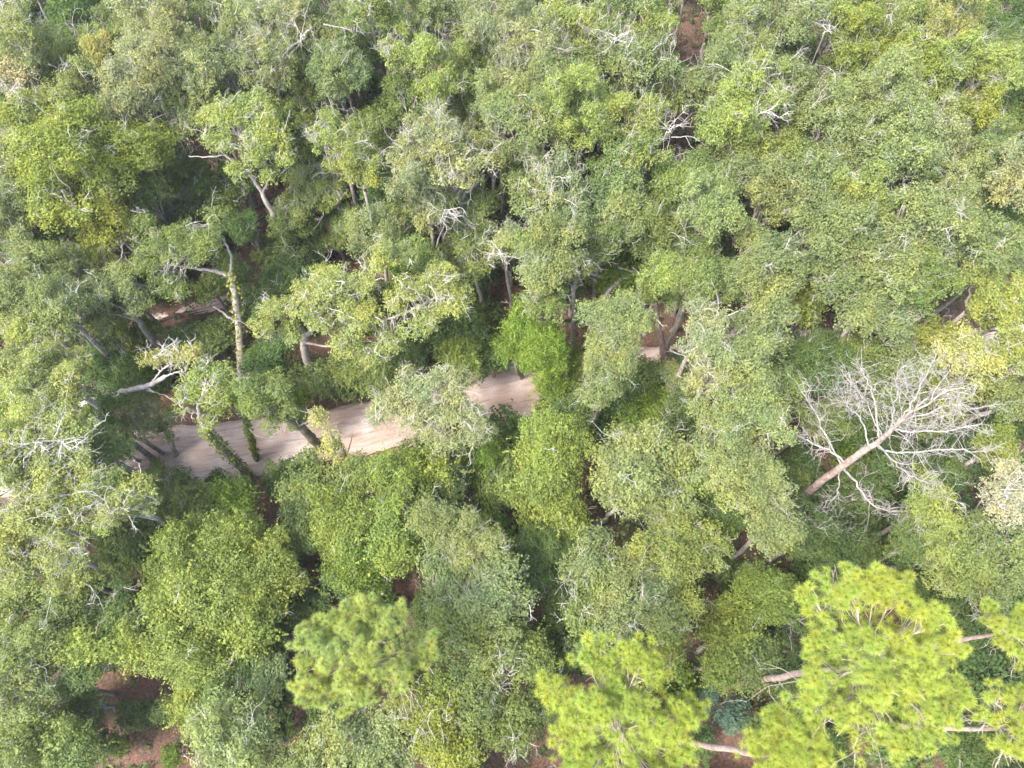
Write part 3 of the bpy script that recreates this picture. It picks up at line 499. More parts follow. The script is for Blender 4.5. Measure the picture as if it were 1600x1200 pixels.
# needle tufts, shared by all pines
def tuft_geo(g, n, lo=.17, hi=.25, w=.0045):
    d = unit(g.normal(0, 1, (n, 3)) + np.array((0, 0, .5))); ln = g.uniform(lo, hi, (n, 1))
    s = unit(np.cross(d, g.normal(0, 1, (n, 3)))) * w
    dr = np.array((0, 0, -.06)) * g.uniform(.2, 1, (n, 1))
    return np.stack([d * .02 - s, d * .02 + s, d * ln + dr], 1).reshape(-1, 3)
def make_tuft(seed):
    g = np.random.default_rng(seed); n = 380; mb = MB()
    mb.add(tuft_geo(g, n), f3=np.arange(n * 3).reshape(-1, 3), a3=np.clip(g.normal(.55, .2, n), 0, .97))
    return mb.mesh('needle_tuft', M_PINE)
TUFTS = [make_tuft(300 + i) for i in range(6)]
def make_pine(d):
    g = np.random.default_rng(400 + d['seed']); u, v = d['px']; z = d['z']; c = at(u, v, z); Rw = d['r'] * depth(v, z) / FPX
    sparse = d['n'] < 100
    t = empty('pine_tree', (c[0], c[1], 0), d['label'], 'pine tree')
    top = z + Rw * .35
    mb = MB(); P = curve((0, 0, -.2), (0, 0, top), 14, g, .025); P[0, :2] = 0
    r = np.interp(np.linspace(0, 1, 14), [0, .05, .6, 1], [.22, .16, .12, .03]); tube(mb, P, r, 9)
    link('trunk', mb.mesh('pine_trunk', M_PBARK, True), t)
    nb = max(9, int(d['n'] / 10)); dirs = dome(nb, g, -.25); ph = g.uniform(0, 6.28, 2); az = np.arctan2(dirs[:, 1], dirs[:, 0])
    lob = (1 + .12 * np.sin(2 * az + ph[0]) + .10 * np.sin(3 * az + ph[1])) * g.uniform(.6, .97, nb)
    col = np.array(TINT['N']) * ((1, 1, 1) if d['seed'] != 4 else (.95, .96, 1.45))
    per = int(math.ceil(d['n'] / nb)); inner = MB(); cnt = 0
    for k in range(nb):
        dd = dirs[k]; e = np.array((0, 0, z)) + dd * Rw * np.array((1, 1, .62)) * lob[k]
        hz = min(e[2] - .3 * Rw * math.hypot(dd[0], dd[1]) - .1, top - .2)
        ax = np.array([np.interp(hz, P[:, 2], P[:, 0]), np.interp(hz, P[:, 2], P[:, 1]), hz])
        tl = []; B = curve(ax, e, 8, g, .06, (0, 0, -.18)); mb = MB(); tube(mb, B, np.linspace(.034, .014, 8), 5)
        out = unit(e - ax); sp = max(.42, Rw * 1.35 / math.sqrt(nb))
        for q in range(per):
            tp = e + unit(g.normal(0, 1, 3)) * np.array((1, 1, .5)) * sp * g.uniform(.35, 1.0) + np.array((0, 0, .05)) if q else e + out * .1
            i = g.integers(4, 8)
            tube(mb, curve(B[i], tp, 4, g, .03, (0, 0, -.05)), np.linspace(.013, .008, 4), 3)
            if cnt < 298:
                o = link('needle_tuft', TUFTS[g.integers(0, 6)], t, tuple(tp), 0, g.uniform(.9, 1.3), tuple(col * g.uniform(.85, 1.12) * (g.uniform(.93, 1.1), 1, 1)))
                o.rotation_euler = (g.normal(0, .35), g.normal(0, .35), g.uniform(0, 6.28)); cnt += 1; tl.append(o)
        for q in range(0 if sparse else 5):              # further tufts of the shell, past the number kept as single parts
            tp = e + unit(g.normal(0, 1, 3)) * np.array((1, 1, .5)) * sp * g.uniform(.2, 1.0); n = 230
            inner.add(tuft_geo(g, n) + tp, f3=np.arange(n * 3).reshape(-1, 3), a3=np.clip(g.normal(.55, .2, n) + g.normal(0, .08), 0, .97))
        for q in range(3 if sparse else 14):            # the tufts further in, too overlapped to tell apart
            tp = e - out * g.uniform(.0, 1.0) * Rw * .45 + g.normal(0, .36, 3) - np.array((0, 0, .2)); n = 90
            inner.add(tuft_geo(g, n) + tp, f3=np.arange(n * 3).reshape(-1, 3), a3=np.clip(g.normal(.5, .2, n), 0, .97))
        bo = link('branch', mb.mesh('pine_branch', M_PTWIG, True), t)
        for o in tl: o.parent = bo
    for q in range(26):                                # tufts over the top of the stem
        a = g.uniform(0, 6.28); rr = Rw * .34 * math.sqrt(g.uniform()); n = 200
        inner.add(tuft_geo(g, n) + np.array((rr * math.cos(a), rr * math.sin(a), z + Rw * .56 + g.normal(0, .08) - rr * .25)), f3=np.arange(n * 3).reshape(-1, 3), a3=np.clip(g.normal(.55, .2, n), 0, .97))
    link('inner_needles', inner.mesh('inner_needles', M_PINE), t, color=tuple(col * .95))
    bare = MB()
    for _ in range(4 if not sparse else 9):
        a = g.uniform(0, 6.28); hz = z - Rw * g.uniform(.3, .8)
        twig(bare, (0, 0, hz), (math.cos(a), math.sin(a), .2), Rw * g.uniform(.5, .9), .022, g, 2)
    link('dead_branches', bare.mesh('pine_dead_branches', M_PTWIG), t)
    return t
for d in PINES: make_pine(d)

# the tall dead tree
def dead_tree():
    g = np.random.default_rng(77); b = dead_base
    t = empty('dead_tree', (b[0], b[1], 0), 'tall leafless dead tree with bleached forking branches', 'dead tree')
    def top_z(uv):                                 # height on the trunk line that shows at a given distance along it
        z = np.linspace(0, 22, 221); pr = np.array([proj((b[0], b[1], q))[:2] for q in z]); return z[np.argmin(((pr - np.array(uv)) ** 2).sum(1))]
    zt = top_z((1462, 590)); mb = MB()
    P = curve((0, 0, -.2), (0, 0, zt), 16, g, .06); tube(mb, P, np.interp(np.linspace(0, 1, 16), [0, .04, .55, .8, 1], [.30, .235, .165, .075, .018]), 10)
    link('trunk', mb.mesh('dead_trunk', M_DEADTRUNK, True), t)
    def on(z): return np.array([np.interp(z, P[:, 2], P[:, k]) for k in range(3)])
    def L(px): return np.array([at(u, v, z) - np.array((b[0], b[1], 0)) for u, v, z in px])
    limbs = [  # start along the trunk, then photo points with heights
        ((1318, 716), [(1300, 706, 8.5), (1262, 690, 8.8), (1226, 668, 9.4)], .075),
        ((1312, 720), [(1296, 690, 8.9), (1276, 650, 9.6), (1252, 612, 10.6)], .06),
        ((1366, 682), [(1369, 640, 12.0), (1362, 604, 12.6), (1345, 576, 13.2)], .06),
        ((1352, 692), [(1346, 655, 11.0), (1330, 640, 11.6), (1320, 626, 12.2)], .045),
        ((1388, 664), [(1420, 676, 12.4), (1480, 672, 12.8), (1530, 664, 13.6)], .06),
        ((1362, 690), [(1382, 707, 9.8), (1436, 706, 10), (1490, 700, 10.4), (1532, 706, 11)], .065),
        ((1364, 690), [(1398, 724, 9.2), (1424, 744, 9.3), (1450, 756, 9.9)], .06),
        ((1314, 722), [(1336, 752, 6.2), (1356, 784, 6.2), (1385, 800, 6.6), (1424, 798, 7.4)], .085),
        ((1322, 745), [(1312, 768, 5.6), (1288, 790, 6.0), (1272, 818, 6.6)], .045),
        ((1398, 655), [(1425, 630, 14.2), (1440, 600, 15), (1455, 568, 16)], .05),
        ((1405, 648), [(1440, 630, 14.2), (1475, 606, 15), (1500, 600, 16)], .05),
        ((1380, 668), [(1400, 630, 13.0), (1400, 600, 14), (1408, 575, 15)], .045),
        ((1400, 655), [(1450, 645, 13.2), (1490, 630, 14), (1520, 640, 14.6)], .045),
        ((1372, 678), [(1350, 620, 12.4), (1330, 600, 13)], .03)]
    for st, px, r in limbs:
        z0 = top_z(st); K = np.vstack([on(z0)[None], L(px)])
        s = np.linspace(0, len(K) - 1, 4 * len(K)); Q = np.stack([np.interp(s, np.arange(len(K)), K[:, k]) for k in range(3)], 1)
        for _ in range(2): Q[1:-1] = (Q[:-2] + 2 * Q[1:-1] + Q[2:]) / 4
        Q[1:-1] += g.normal(0, .035, Q[1:-1].shape); mb = MB(); n = len(Q)
        tube(mb, Q, np.linspace(r * .8, r * .25, n), 6); dirn = unit(Q[-1] - Q[n // 2])
        for i in range(n // 3, n):
            for _ in range(2):
                dd = unit(dirn * .8 + g.normal(0, .7, 3) + np.array((0, 0, .35)))
                twig(mb, Q[i], dd, g.uniform(.45, 1.15), max(r * .22, .0145), g, 2)
        link('branch', mb.mesh('dead_branch', M_DEAD, True), t)
    mb = MB()
    for i in range(26):                            # fine upright crown twigs round the leader
        z = g.uniform(.68, 1.0) * zt; a = g.uniform(0, 6.28)
        twig(mb, on(z), (math.cos(a) * .8, math.sin(a) * .8, 1.0), g.uniform(.8, 1.9), .017, g, 2)
    link('crown_twigs', mb.mesh('dead_crown_twigs', M_DEAD), t)
dead_tree()

# ------------------------------------------------------------------ oaks whose trunks and limbs can be followed in the photo
def special(name, label, cat, base, trunk, limbs, clumps, tint, r0, bark=M_BARK, dens=.95, tw=1.6, seed=1, vines=None, twr=.02, moss=None):
    g = np.random.default_rng(500 + seed); b = at(*base, 0); t = empty(name, (b[0], b[1], 0), label, cat)
    L = lambda p: at(*p) - np.array((b[0], b[1], 0))
    def line(K, r, r1, sides):
        K = np.array(K); s = np.linspace(0, len(K) - 1, 5 * len(K)); Q = np.stack([np.interp(s, np.arange(len(K)), K[:, k]) for k in range(3)], 1)
        for _ in range(3): Q[1:-1] = (Q[:-2] + 2 * Q[1:-1] + Q[2:]) / 4
        Q[1:-1] += g.normal(0, .02, Q[1:-1].shape); return Q, np.linspace(r, r1, len(Q)) * g.uniform(.92, 1.08, len(Q))
    mb = MB(); Q, rr = line([np.array((0, 0, -.2))] + [L(p) for p in trunk], r0, r0 * .55, 9); rr[0] *= 1.3; tube(mb, Q, rr, 10)
    link('trunk', mb.mesh('trunk', bark, True), t); nodes = [Q[len(Q) // 2:]]
    for px, r in limbs:
        mb = MB(); q, r_ = line([L(p) for p in px], r, r * .45, 7); tube(mb, q, r_, 7); link('limb', mb.mesh('limb', bark if bark is not M_MOSSY else M_BARK, True), t); nodes.append(q[2:])
    if vines:                                      # climbing leaves along the trunk
        f = MB()
        for q in Q[2:]:
            n = 34; d = unit(g.normal(0, 1, (n, 3))); leaves(f, q + d * r0 * g.uniform(.9, 1.7, (n, 1)), d, .13, .11, g, np.clip(g.normal(.6, .2, n), 0, .97), up=.3)
        o = link('climbing_vine', f.mesh('climbing_vine', M_VINE), t, color=TINT[vines])
    if clumps:
        N = np.vstack(nodes); f = MB(); br = MB(); C = []; Rr = []
        for u, v, z, rp in clumps:
            c0 = L((u, v, z)); rw = rp * depth(v, z) / FPX
            k = max(2, int(round((rw / .40) ** 2 * 1.25)))
            for q in range(k):
                C.append(c0 + (unit(g.normal(0, 1, 3)) * g.uniform(.45, 1.0) * max(rw - .35, .1) * np.array((1, 1, .6)) if k > 1 else 0)); Rr.append(g.uniform(.36, .58))
        for c, q in zip(C, Rr):
            clump_leaves(f, c, q, g, dens * g.uniform(.75, 1.15) , .09, .055)
            j = np.argmin(((N - c) ** 2).sum(1) + .6 * np.maximum(N[:, 2] - c[2], 0)); B = curve(N[j], c, 6, g, .07, (0, 0, -.08)); tube(br, B, np.linspace(.05, .016, 6), 4)
        link('branches', br.mesh('branches', M_BARK, True), t)
        cr = link('crown', f.mesh('crown', M_LEAF), t, color=TINT[tint])
        w = MB(); twigs_for(w, np.array(C), np.array(Rr), g, tw * .35, .85, twr * .8); link('bare_twigs', w.mesh('bare_twigs', M_LICHEN), cr)
        for c, q in zip(C, Rr): TREES.append((c[0] + b[0], c[1] + b[1], c[2], q))
    if moss:
        f = MB()
        for u, v, z, n in moss:
            c0 = L((u, v, z))
            for _ in range(n):
                p = c0 + g.normal(0, .35, 3) * np.array((1, 1, .4)); m = 16; s = np.linspace(0, g.uniform(.5, 1.1), m)[:, None]
                leaves(f, p + np.array((0, 0, -1)) * s + g.normal(0, .035, (m, 3)), unit(g.normal(0, 1, (m, 3))), .16, .022, g, np.clip(g.normal(.55, .15, m), 0, 1), up=-.2)
        link('hanging_moss', f.mesh('hanging_moss', M_MOSS), t, color=TINT['M'])
    return t
special('oak_tree', 'leaning oak with yellow vines on its trunk and one long bare limb', 'tree', (380, 640), [(377, 570, 2.2), (374, 510, 4.4), (366, 455, 6.2), (360, 425, 7.2)],
        [([(361, 432, 6.9), (340, 424, 7.2), (315, 420, 7.7), (288, 416, 8.2), (262, 412, 8.6)], .13), ([(360, 425, 7.2), (362, 400, 8.0), (350, 375, 8.8), (325, 350, 9.3)], .09), ([(372, 500, 4.6), (358, 497, 5.0), (345, 486, 5.4), (334, 479, 5.8)], .09)],
        [(235, 400, 9, 36), (270, 375, 9.6, 44), (315, 365, 9.6, 40), (250, 440, 8.2, 34), (335, 345, 9.4, 26), (300, 400, 9.2, 30), (232, 350, 9.2, 24), (275, 450, 7.8, 24)], 'G', .27, M_BARK, .95, 1.4, 1, vines='O')
special('oak_tree', 'oak with forked pale limbs reaching over the narrow trail', 'tree', (268, 566), [(247, 540, 2.4), (228, 520, 4.2), (215, 500, 5.6)],
        [([(218, 505, 5.4), (205, 490, 6.4), (185, 478, 7.4), (160, 470, 8.2)], .08), ([(216, 502, 5.5), (195, 494, 6.5), (170, 490, 7.2), (148, 492, 7.6)], .06), ([(215, 500, 5.6), (212, 480, 6.8), (200, 455, 8.2)], .07)],
        [(165, 450, 9, 36), (200, 440, 8.9, 32), (215, 470, 8.0, 28), (140, 465, 8.8, 32), (150, 500, 7.8, 28), (185, 420, 8.8, 22)], 'S', .2, M_BARK, .95, 1.4, 2)
special('oak_tree', 'wide sunlit oak with knobbly grey trunk above the sandy road', 'tree', (497, 604), [(490, 588, 1.6), (480, 562, 3.6), (474, 538, 5.4), (476, 520, 6.4)],
        [([(476, 525, 6.2), (500, 505, 7.2), (540, 480, 8.4), (590, 440, 9.6)], .16), ([(476, 520, 6.4), (455, 505, 7.4), (440, 490, 8.2)], .12), ([(500, 505, 7.2), (560, 510, 7.8), (620, 495, 8.6), (680, 465, 9.4)], .12), ([(474, 535, 5.6), (505, 540, 6.2), (545, 545, 7.0)], .09), ([(588, 442, 9.5), (596, 415, 10.4), (600, 390, 11)], .07)],
        [(430, 495, 8.4, 40), (475, 470, 9.2, 42), (450, 520, 7.6, 26), (525, 450, 9.8, 44), (560, 490, 9.2, 40), (595, 410, 10.8, 30), (600, 385, 11.2, 22), (630, 395, 10.4, 24), (645, 450, 10, 34), (690, 435, 9.8, 36), (718, 470, 9.4, 30), (655, 500, 8.8, 36), (610, 530, 7.9, 36), (540, 535, 7.8, 30), (570, 440, 9.9, 32), (500, 500, 8.6, 30), (690, 480, 9.1, 24), (620, 470, 9.4, 26), (575, 560, 7.2, 26), (505, 425, 9.4, 20)], 'A', .32, M_BARK, 1.0, 2.0, 3, twr=.026)
special('oak_tree', 'dark stout mossy trunk arching over the sandy road under leafy boughs', 'tree', (506, 703), [(492, 690, 1.2), (474, 670, 3.0), (452, 656, 4.4), (432, 646, 5.4)],
        [([(434, 647, 5.3), (415, 635, 6.4), (395, 625, 7.2)], .12), ([(440, 650, 5.0), (445, 630, 6.2), (440, 605, 7.4)], .1)],
        [(400, 625, 7.6, 34), (435, 605, 7.6, 36), (440, 635, 6.8, 28), (385, 600, 8.2, 30), (425, 660, 6.2, 20)], 'G', .31, M_MOSSY, 1.0, .8, 4, vines=None)
special('oak_tree', 'green mossy trunk slanting across the road with bleached broken limbs at its top', 'tree', (392, 748), [(375, 728, 1.6), (355, 708, 3.2), (335, 688, 4.8), (318, 668, 6.0)],
        [([(318, 668, 6), (312, 650, 7), (308, 632, 7.8), (322, 612, 8.6)], .12), ([(312, 648, 7.1), (298, 640, 7.6), (285, 636, 8)], .08)],
        [(335, 650, 6.8, 30), (300, 610, 8.2, 34), (340, 615, 8.2, 30), (345, 585, 8.4, 24), (312, 575, 8.6, 24)], 'L', .25, M_MOSSY, 1.0, 3.2, 5, twr=.03, vines='K')
special('oak_tree', 'slim vine wrapped trunk rising out of the sandy road edge', 'tree', (402, 720), [(396, 700, 1.4), (388, 675, 3.2), (384, 655, 4.4)],
        [([(386, 665, 3.8), (398, 680, 3.6), (412, 684, 3.8)], .05), ([(384, 655, 4.4), (375, 640, 5.4), (360, 625, 6.2)], .07)], [(362, 618, 6.8, 26), (385, 630, 6, 20)], 'V', .15, M_MOSSY, 1.0, .8, 6, vines='V')
special('oak_tree', 'pale oak overhanging the road with orange tinged twigs and hanging moss', 'tree', (672, 712), [(670, 700, 1.2), (668, 680, 2.8), (664, 655, 4.4), (660, 635, 5.6)],
        [([(660, 640, 5.4), (635, 632, 6.4), (605, 625, 7.2)], .1), ([(662, 645, 5.2), (690, 630, 6.6), (720, 625, 7.4)], .1), ([(668, 680, 2.8), (650, 690, 3.2), (632, 702, 3.4)], .08), ([(660, 635, 5.6), (665, 610, 7.2), (680, 590, 8.2)], .08)],
        [(690, 595, 8.2, 38), (650, 605, 8, 36), (615, 625, 7.4, 36), (660, 640, 7.2, 34), (700, 625, 7.4, 34), (640, 650, 6.6, 30), (670, 670, 6.2, 28), (755, 670, 6.4, 24), (720, 640, 7.2, 40), (735, 680, 6.4, 28), (700, 690, 6.2, 26), (745, 650, 6.8, 26), (590, 650, 6.8, 24), (690, 650, 6.8, 24), (715, 600, 7.8, 24), (635, 580, 8, 20)], 'P', .24, M_MOSSY, .95, 2.0, 7, moss=[(610, 660, 6, 14), (720, 690, 5.5, 10), (650, 690, 5, 5)])
special('oak_tree', 'straw pale drooping moss hung limb leaning over the near road edge', 'tree', (548, 745), [(546, 732, 1.6), (540, 715, 3.4), (536, 700, 4.8)],
        [([(536, 700, 4.8), (530, 690, 5.4), (522, 690, 5.8)], .05), ([(540, 715, 3.4), (548, 690, 4.6), (552, 668, 5.4)], .04)], [(522, 700, 5.6, 24), (538, 725, 4.6, 20), (500, 650, 6.4, 24), (520, 680, 6, 16)], 'Y', .09, M_BARK, .8, 2.4, 8, moss=[(535, 715, 4.8, 10)])
special('oak_tree', 'oak with straight brown trunk standing clear of its small flat crown', 'tree', (1045, 600), [(1041, 570, 1.6), (1034, 535, 3.6), (1027, 495, 5.8), (1024, 475, 7)],
        [([(1024, 478, 6.8), (1010, 455, 7.8), (1000, 440, 8.4)], .1), ([(1025, 480, 6.7), (1045, 455, 7.8), (1070, 440, 8.6)], .1), ([(1033, 528, 4.0), (1024, 512, 4.8), (1014, 500, 5.4)], .05)],
        [(1010, 455, 8.4, 28), (1045, 470, 7.8, 26), (1070, 435, 9, 32), (1035, 440, 8.8, 30), (1090, 450, 8.6, 24), (1020, 425, 9, 24)], 'G', .25, bark_mat('brown_bark', (.12, .075, .055), (.28, .2, .165)), .95, 1.2, 9)
special('broken_oak', 'broken arching bare oak limb bent like a hook above green vines', 'dead tree', (1005, 520), [(1002, 490, 1.6), (1000, 462, 3.2), (996, 436, 4.6), (985, 428, 5.0), (965, 440, 5.0), (950, 455, 4.9), (940, 475, 4.7)],
        [([(996, 436, 4.6), (990, 424, 5.2), (975, 420, 5.6), (966, 419, 5.8)], .08)], [], 'G', .2, M_DEAD, seed=10)
special('broken_oak', 'short snapped grey log jutting from the sage oak crown', 'dead tree', (985, 500), [(970, 468, 2.4), (955, 440, 4.4), (938, 431, 5.2), (920, 427, 5.8)], [], [], 'G', .15, M_DEAD, seed=11)
special('dead_tree', 'bleached leaning dead trunk ending in white twigs over dark shrubs', 'dead tree', (70, 668), [(110, 640, 2.0), (150, 622, 4), (195, 612, 5.6), (235, 602, 6.8), (258, 588, 7.6)],
        [([(235, 602, 6.8), (250, 580, 7.8), (268, 566, 8.6)], .06), ([(258, 588, 7.6), (275, 582, 8.0), (290, 580, 8.4)], .05)], [(275, 560, 8.8, 26), (300, 548, 8.9, 22), (240, 565, 8.2, 22)], 'Y', .21, M_DEAD, .8, 5.5, 12, twr=.03)

special('oak_tree', 'tall oak with big pale forking limbs showing below its light crown', 'tree', (478, 432), [(455, 392, 2.6), (428, 338, 6), (410, 302, 7.6)],
        [([(410, 302, 7.6), (388, 268, 8.8), (352, 242, 9.6), (318, 214, 10.4)], .12), ([(410, 302, 7.6), (426, 270, 8.8), (444, 250, 9.6)], .09), ([(398, 284, 8.2), (380, 250, 9.4), (374, 212, 10.8)], .09), ([(352, 242, 9.6), (325, 246, 9.8), (295, 244, 10)], .06)],
        [(368, 182, 11.2, 50), (420, 200, 11, 46), (395, 232, 10.6, 40), (346, 215, 10.6, 32), (440, 236, 10.2, 30), (400, 160, 11.4, 34), (335, 180, 11, 28), (425, 270, 9.4, 24), (375, 265, 9.6, 22)], 'L', .23, M_BARK, .9, 2.6, 13, twr=.022, moss=[(300, 205, 10.2, 10), (245, 200, 10.4, 12)])
special('oak_tree', 'round bluish sage oak standing on two slim pale trunks', 'tree', (582, 252), [(566, 214, 3), (552, 172, 6.4), (545, 148, 8)],
        [([(578, 244, .8), (556, 205, 3.6), (538, 168, 6.6), (526, 145, 8.2)], .1), ([(545, 148, 8), (555, 125, 9.4), (560, 110, 10)], .06), ([(526, 145, 8.2), (515, 120, 9.6), (505, 100, 10.4)], .06)],
        [(528, 108, 10.5, 46), (500, 104, 10.4, 32), (556, 116, 10.2, 34), (530, 80, 11, 32), (522, 138, 9.6, 28), (552, 90, 10.6, 24), (508, 80, 10.8, 24)], 'B', .15, M_BARK, 1.0, .8, 14)
special('oak_tree', 'tallest grey trunked oak with one long bleached side limb', 'tree', (618, 178), [(606, 135, 3.8), (595, 90, 7.6), (584, 45, 11.2), (578, 10, 13.6)],
        [([(586, 52, 10.6), (568, 52, 11), (545, 45, 11.4), (505, 38, 11.8)], .07), ([(580, 20, 13), (560, 0, 14)], .06)],
        [(560, 20, 12.5, 34), (600, 20, 12.4, 36), (590, -5, 13.5, 36), (545, 45, 11, 24), (615, 50, 11, 28)], 'G', .2, M_BARK, .95, 1.6, 15)
# ------------------------------------------------------------------ all other crowns
TINT['A'] = (.215, .250, .082); LAB['A'] = ('yellow_green_oak', 'bright pale yellow green', 'tree', '')
TANGLE = [(880, 240), (1042, 205), (1185, 178), (120, 800), (1290, 45), (1105, 575), (860, 300), (15, 140), (700, 330), (1570, 770), (190, 800), (60, 690), (90, 690), (1150, 130), (960, 65), (640, 230), (790, 400), (330, 60), (470, 60), (1430, 130)]; DONE = set()
for row in CROWNS:
    u, v, r, z, kind, tint = row
    if u < 230 and v > 540 and tint in 'LP' and z > 8: tint = 'A'
    kw = {}
    if tint == 'K' and kind != 'vine': tint = 'L'
    t = place(u, v, r * 1.14, z, kind, tint)
    for du, dv in TANGLE:                          # bleached dead limb tangles that show on top of some crowns
        if (du, dv) not in DONE and math.hypot(u - du, v - dv) < r * .8 and z > 6:
            DONE.add((du, dv)); gg = np.random.default_rng(du); mb = MB(); p0 = at(du, dv, z + r * depth(v, z) / FPX * .45) - np.array(t.location)
            for q in range(6): twig(mb, p0 + gg.normal(0, .12, 3), gg.normal(0, 1, 3) * np.array((1, 1, .5)) + np.array((0, 0, .35)), gg.uniform(.7, 1.3), .026, gg, 2)
            tube(mb, curve(np.array((0, 0, max(z - 3, 1.0))) + (p0 - np.array((0, 0, p0[2]))) * .3, p0, 6, gg, .08), np.linspace(.05, .03, 6), 5)
            link('dead_limb', mb.mesh('dead_limb', M_LICHEN), t)
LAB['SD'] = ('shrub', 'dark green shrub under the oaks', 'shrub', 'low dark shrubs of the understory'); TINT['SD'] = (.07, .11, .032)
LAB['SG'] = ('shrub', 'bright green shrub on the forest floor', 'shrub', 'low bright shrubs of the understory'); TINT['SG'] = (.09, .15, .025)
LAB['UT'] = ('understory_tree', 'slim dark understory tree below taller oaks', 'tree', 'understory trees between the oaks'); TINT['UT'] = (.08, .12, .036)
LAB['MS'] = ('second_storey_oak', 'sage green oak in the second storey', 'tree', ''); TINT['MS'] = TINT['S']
LAB['MG'] = ('second_storey_oak', 'mid green oak in the second storey', 'tree', ''); TINT['MG'] = TINT['G']
LAB['FT'] = ('forest_oak', 'sage green oak of the surrounding forest', 'tree', 'oaks of the surrounding forest'); TINT['FT'] = TINT['S']

# blue green shrubs between the pines
for u, v, r in ((1146, 1118, 34), (1106, 1082, 22), (1100, 1105, 16)):
    TINT['BB'] = (.085, .14, .10); LAB['BB'] = ('shrub', 'blue green feathery shrub on dark red leaf litter', 'shrub', 'blue green shrubs between the pines')
    place(u, v, r, 1.2, 'shrub', 'BB')

# bare places of the forest floor that the photo shows: (u, v, radius px)
BARE = [(1262, 772, 22), (1300, 740, 18), (1280, 757, 20), (225, 1150, 55), (190, 1190, 50), (270, 1130, 40), (440, 1135, 28), (1078, 40, 26), (1090, 85, 24), (1075, 15, 24), (1185, 350, 34), (1150, 378, 26), (505, 400, 30), (540, 395, 22), (415, 410, 26), (250, 490, 36), (300, 482, 40), (345, 480, 26),
        (1110, 1150, 40), (1120, 1090, 26), (920, 745, 16), (925, 800, 16), (940, 830, 18), (1135, 885, 22), (1050, 240, 24), (1060, 265, 20), (1020, 575, 26), (785, 460, 18), (125, 455, 14), (1040, 340, 10), (545, 160, 14), (1110, 1180, 30), (700, 560, 8)]
def blocked(x, y, z, Rw):
    u, v, t = proj((x, y, z)); rp = Rw * FPX / t
    for bu, bv, br in BARE:
        if math.hypot(u - bu, v - bv) < br * .6 + rp * .62: return True
    for c in RC[::4]:                              # keep the road in sight clear
        pu, pv, pt = proj((c[0], c[1], 0))
        if 190 < pu < 850 and math.hypot((u - pu), (v - pv)) < 34 + rp * .8: return True
    return False
def fill(n, zlo, zhi, rlo, rhi, kinds, tints, gap, seed, region=(-46, 46, -9, 62), inview=True):
    g = random.Random(seed); pts = []; k = 0
    for _ in range(n * 14):
        if k >= n: break
        x, y = g.uniform(region[0], region[1]), g.uniform(region[2], region[3])
        z, Rw = g.uniform(zlo, zhi), g.uniform(rlo, rhi)
        u, v, t = proj((x, y, z))
        vis = -120 < u < 1720 and -120 < v < 1320
        if inview != vis: continue
        if road_dist(x, y)[0] < 2.6 + Rw * .6: continue
        if any((x - a) ** 2 + (y - b) ** 2 < (gap * (Rw + q)) ** 2 for a, b, q in pts): continue
        if blocked(x, y, z, Rw): continue
        pts.append((x, y, Rw)); k += 1
        place(0, 0, 0, z, g.choice(kinds), g.choice(tints), world=(np.array((x, y, z)), Rw))
    return k
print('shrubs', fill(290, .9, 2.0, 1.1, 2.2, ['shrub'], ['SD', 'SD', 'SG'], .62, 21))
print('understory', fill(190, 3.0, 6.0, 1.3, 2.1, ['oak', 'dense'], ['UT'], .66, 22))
print('mid', fill(120, 5.5, 8.2, 1.5, 2.3, ['oak', 'open', 'oak'], ['MS', 'MG'], .62, 25, (-46, 46, 17, 60)))
# the forest goes on outside the frame
print('outside', fill(70, 8.5, 11, 2.3, 3.2, ['oak', 'open'], ['FT'], .75, 23, (-62, 62, -22, 74), False))

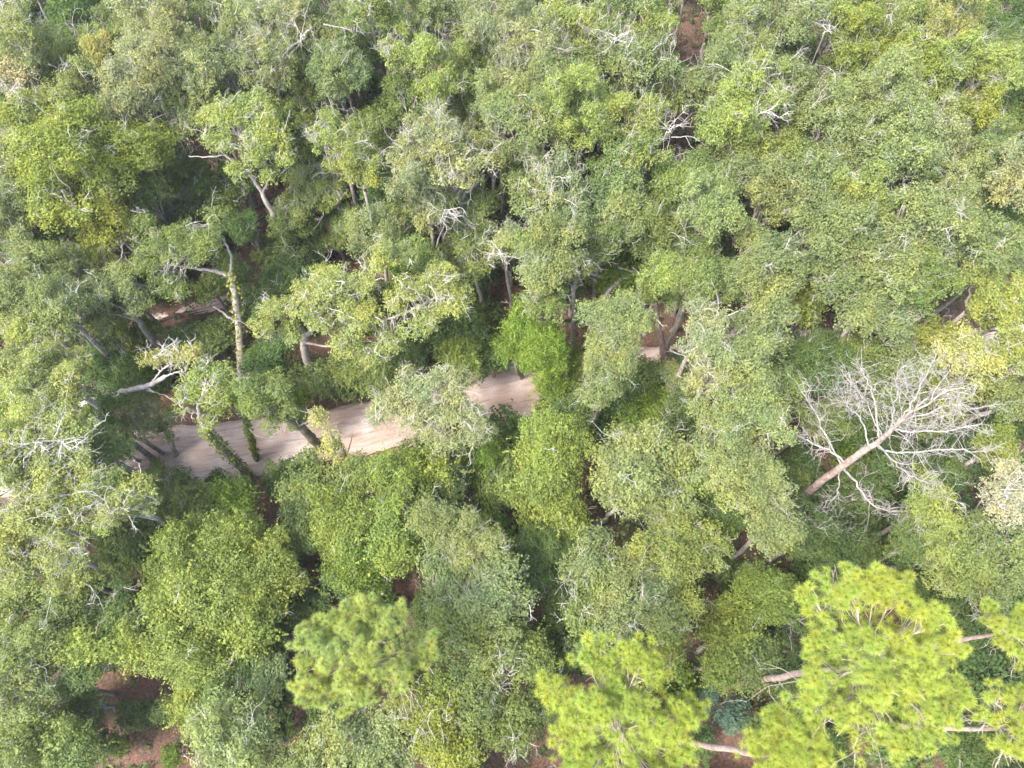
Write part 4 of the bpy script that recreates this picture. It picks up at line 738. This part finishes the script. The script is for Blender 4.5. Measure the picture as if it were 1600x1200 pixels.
# ------------------------------------------------------------------ ground cover and fallen leaves (too small and many to count)
g = np.random.default_rng(900)
def scatter(n, keep_road):
    x = g.uniform(-48, 48, n); y = g.uniform(-8, 64, n); k = road_dist(x, y) > keep_road; x, y = x[k], y[k]
    return np.stack([x, y, gz(x, y)], 1)
P = scatter(42000, 2.2); f = MB(); d = np.tile(np.array((0, 0, 1.)), (len(P), 1))
leaves(f, P + np.array((0, 0, .03)), d, .17, .09, g, np.clip(g.normal(.5, .25, len(P)), 0, 1), up=1.2, jit=.4)
o = link('leaf_litter', f.mesh('leaf_litter', leaf_mat('fallen_leaf', .05, .8, spec=.2)), color=(.12, .062, .04)); o['kind'] = 'stuff'; o['label'] = 'fallen reddish brown leaves on the forest floor'
S = scatter(15000, 2.1); keep = np.sin(S[:, 0] * .55) * np.cos(S[:, 1] * .5 + 1) + g.normal(0, .45, len(S)) > -.15; S = S[keep]
m = 13; P = np.repeat(S, m, 0) + g.normal(0, 1, (len(S) * m, 3)) * np.array((.16, .16, .10)) + np.array((0, 0, .18))
f = MB(); leaves(f, P, np.tile(np.array((0, 0, 1.)), (len(P), 1)), .17, .11, g, np.clip(g.normal(.5, .2, len(P)), 0, 1), up=.7)
o = link('ground_cover', f.mesh('ground_cover', M_VINE), color=(.06, .10, .028)); o['kind'] = 'stuff'; o['label'] = 'low green seedlings and ferns covering the forest floor'
hz = MB(); x0, x1, y0, y1, z0, z1 = -2300, 2300, -2300, 2300, -1.2, CAM_H + 1.5
hz.add([(x0, y0, z0), (x1, y0, z0), (x1, y1, z0), (x0, y1, z0), (x0, y0, z1), (x1, y0, z1), (x1, y1, z1), (x0, y1, z1)],
       [(0, 3, 2, 1), (4, 5, 6, 7), (0, 1, 5, 4), (1, 2, 6, 5), (2, 3, 7, 6), (3, 0, 4, 7)])
m, nt, out = new_mat('haze'); pv = nd(nt, 'ShaderNodeVolumePrincipled', i_Density=.0003); pv.inputs['Color'].default_value = (.95, .97, 1, 1); pv.inputs['Anisotropy'].default_value = .2
nt.links.new(pv.outputs[0], out.inputs['Volume'])
o = link('haze', hz.mesh('haze', m)); o['kind'] = 'stuff'; o['label'] = 'thin pale humid haze in the air over the forest'
print('objects', len(bpy.data.objects), 'tris', sum(len(me.polygons) for me in bpy.data.meshes))
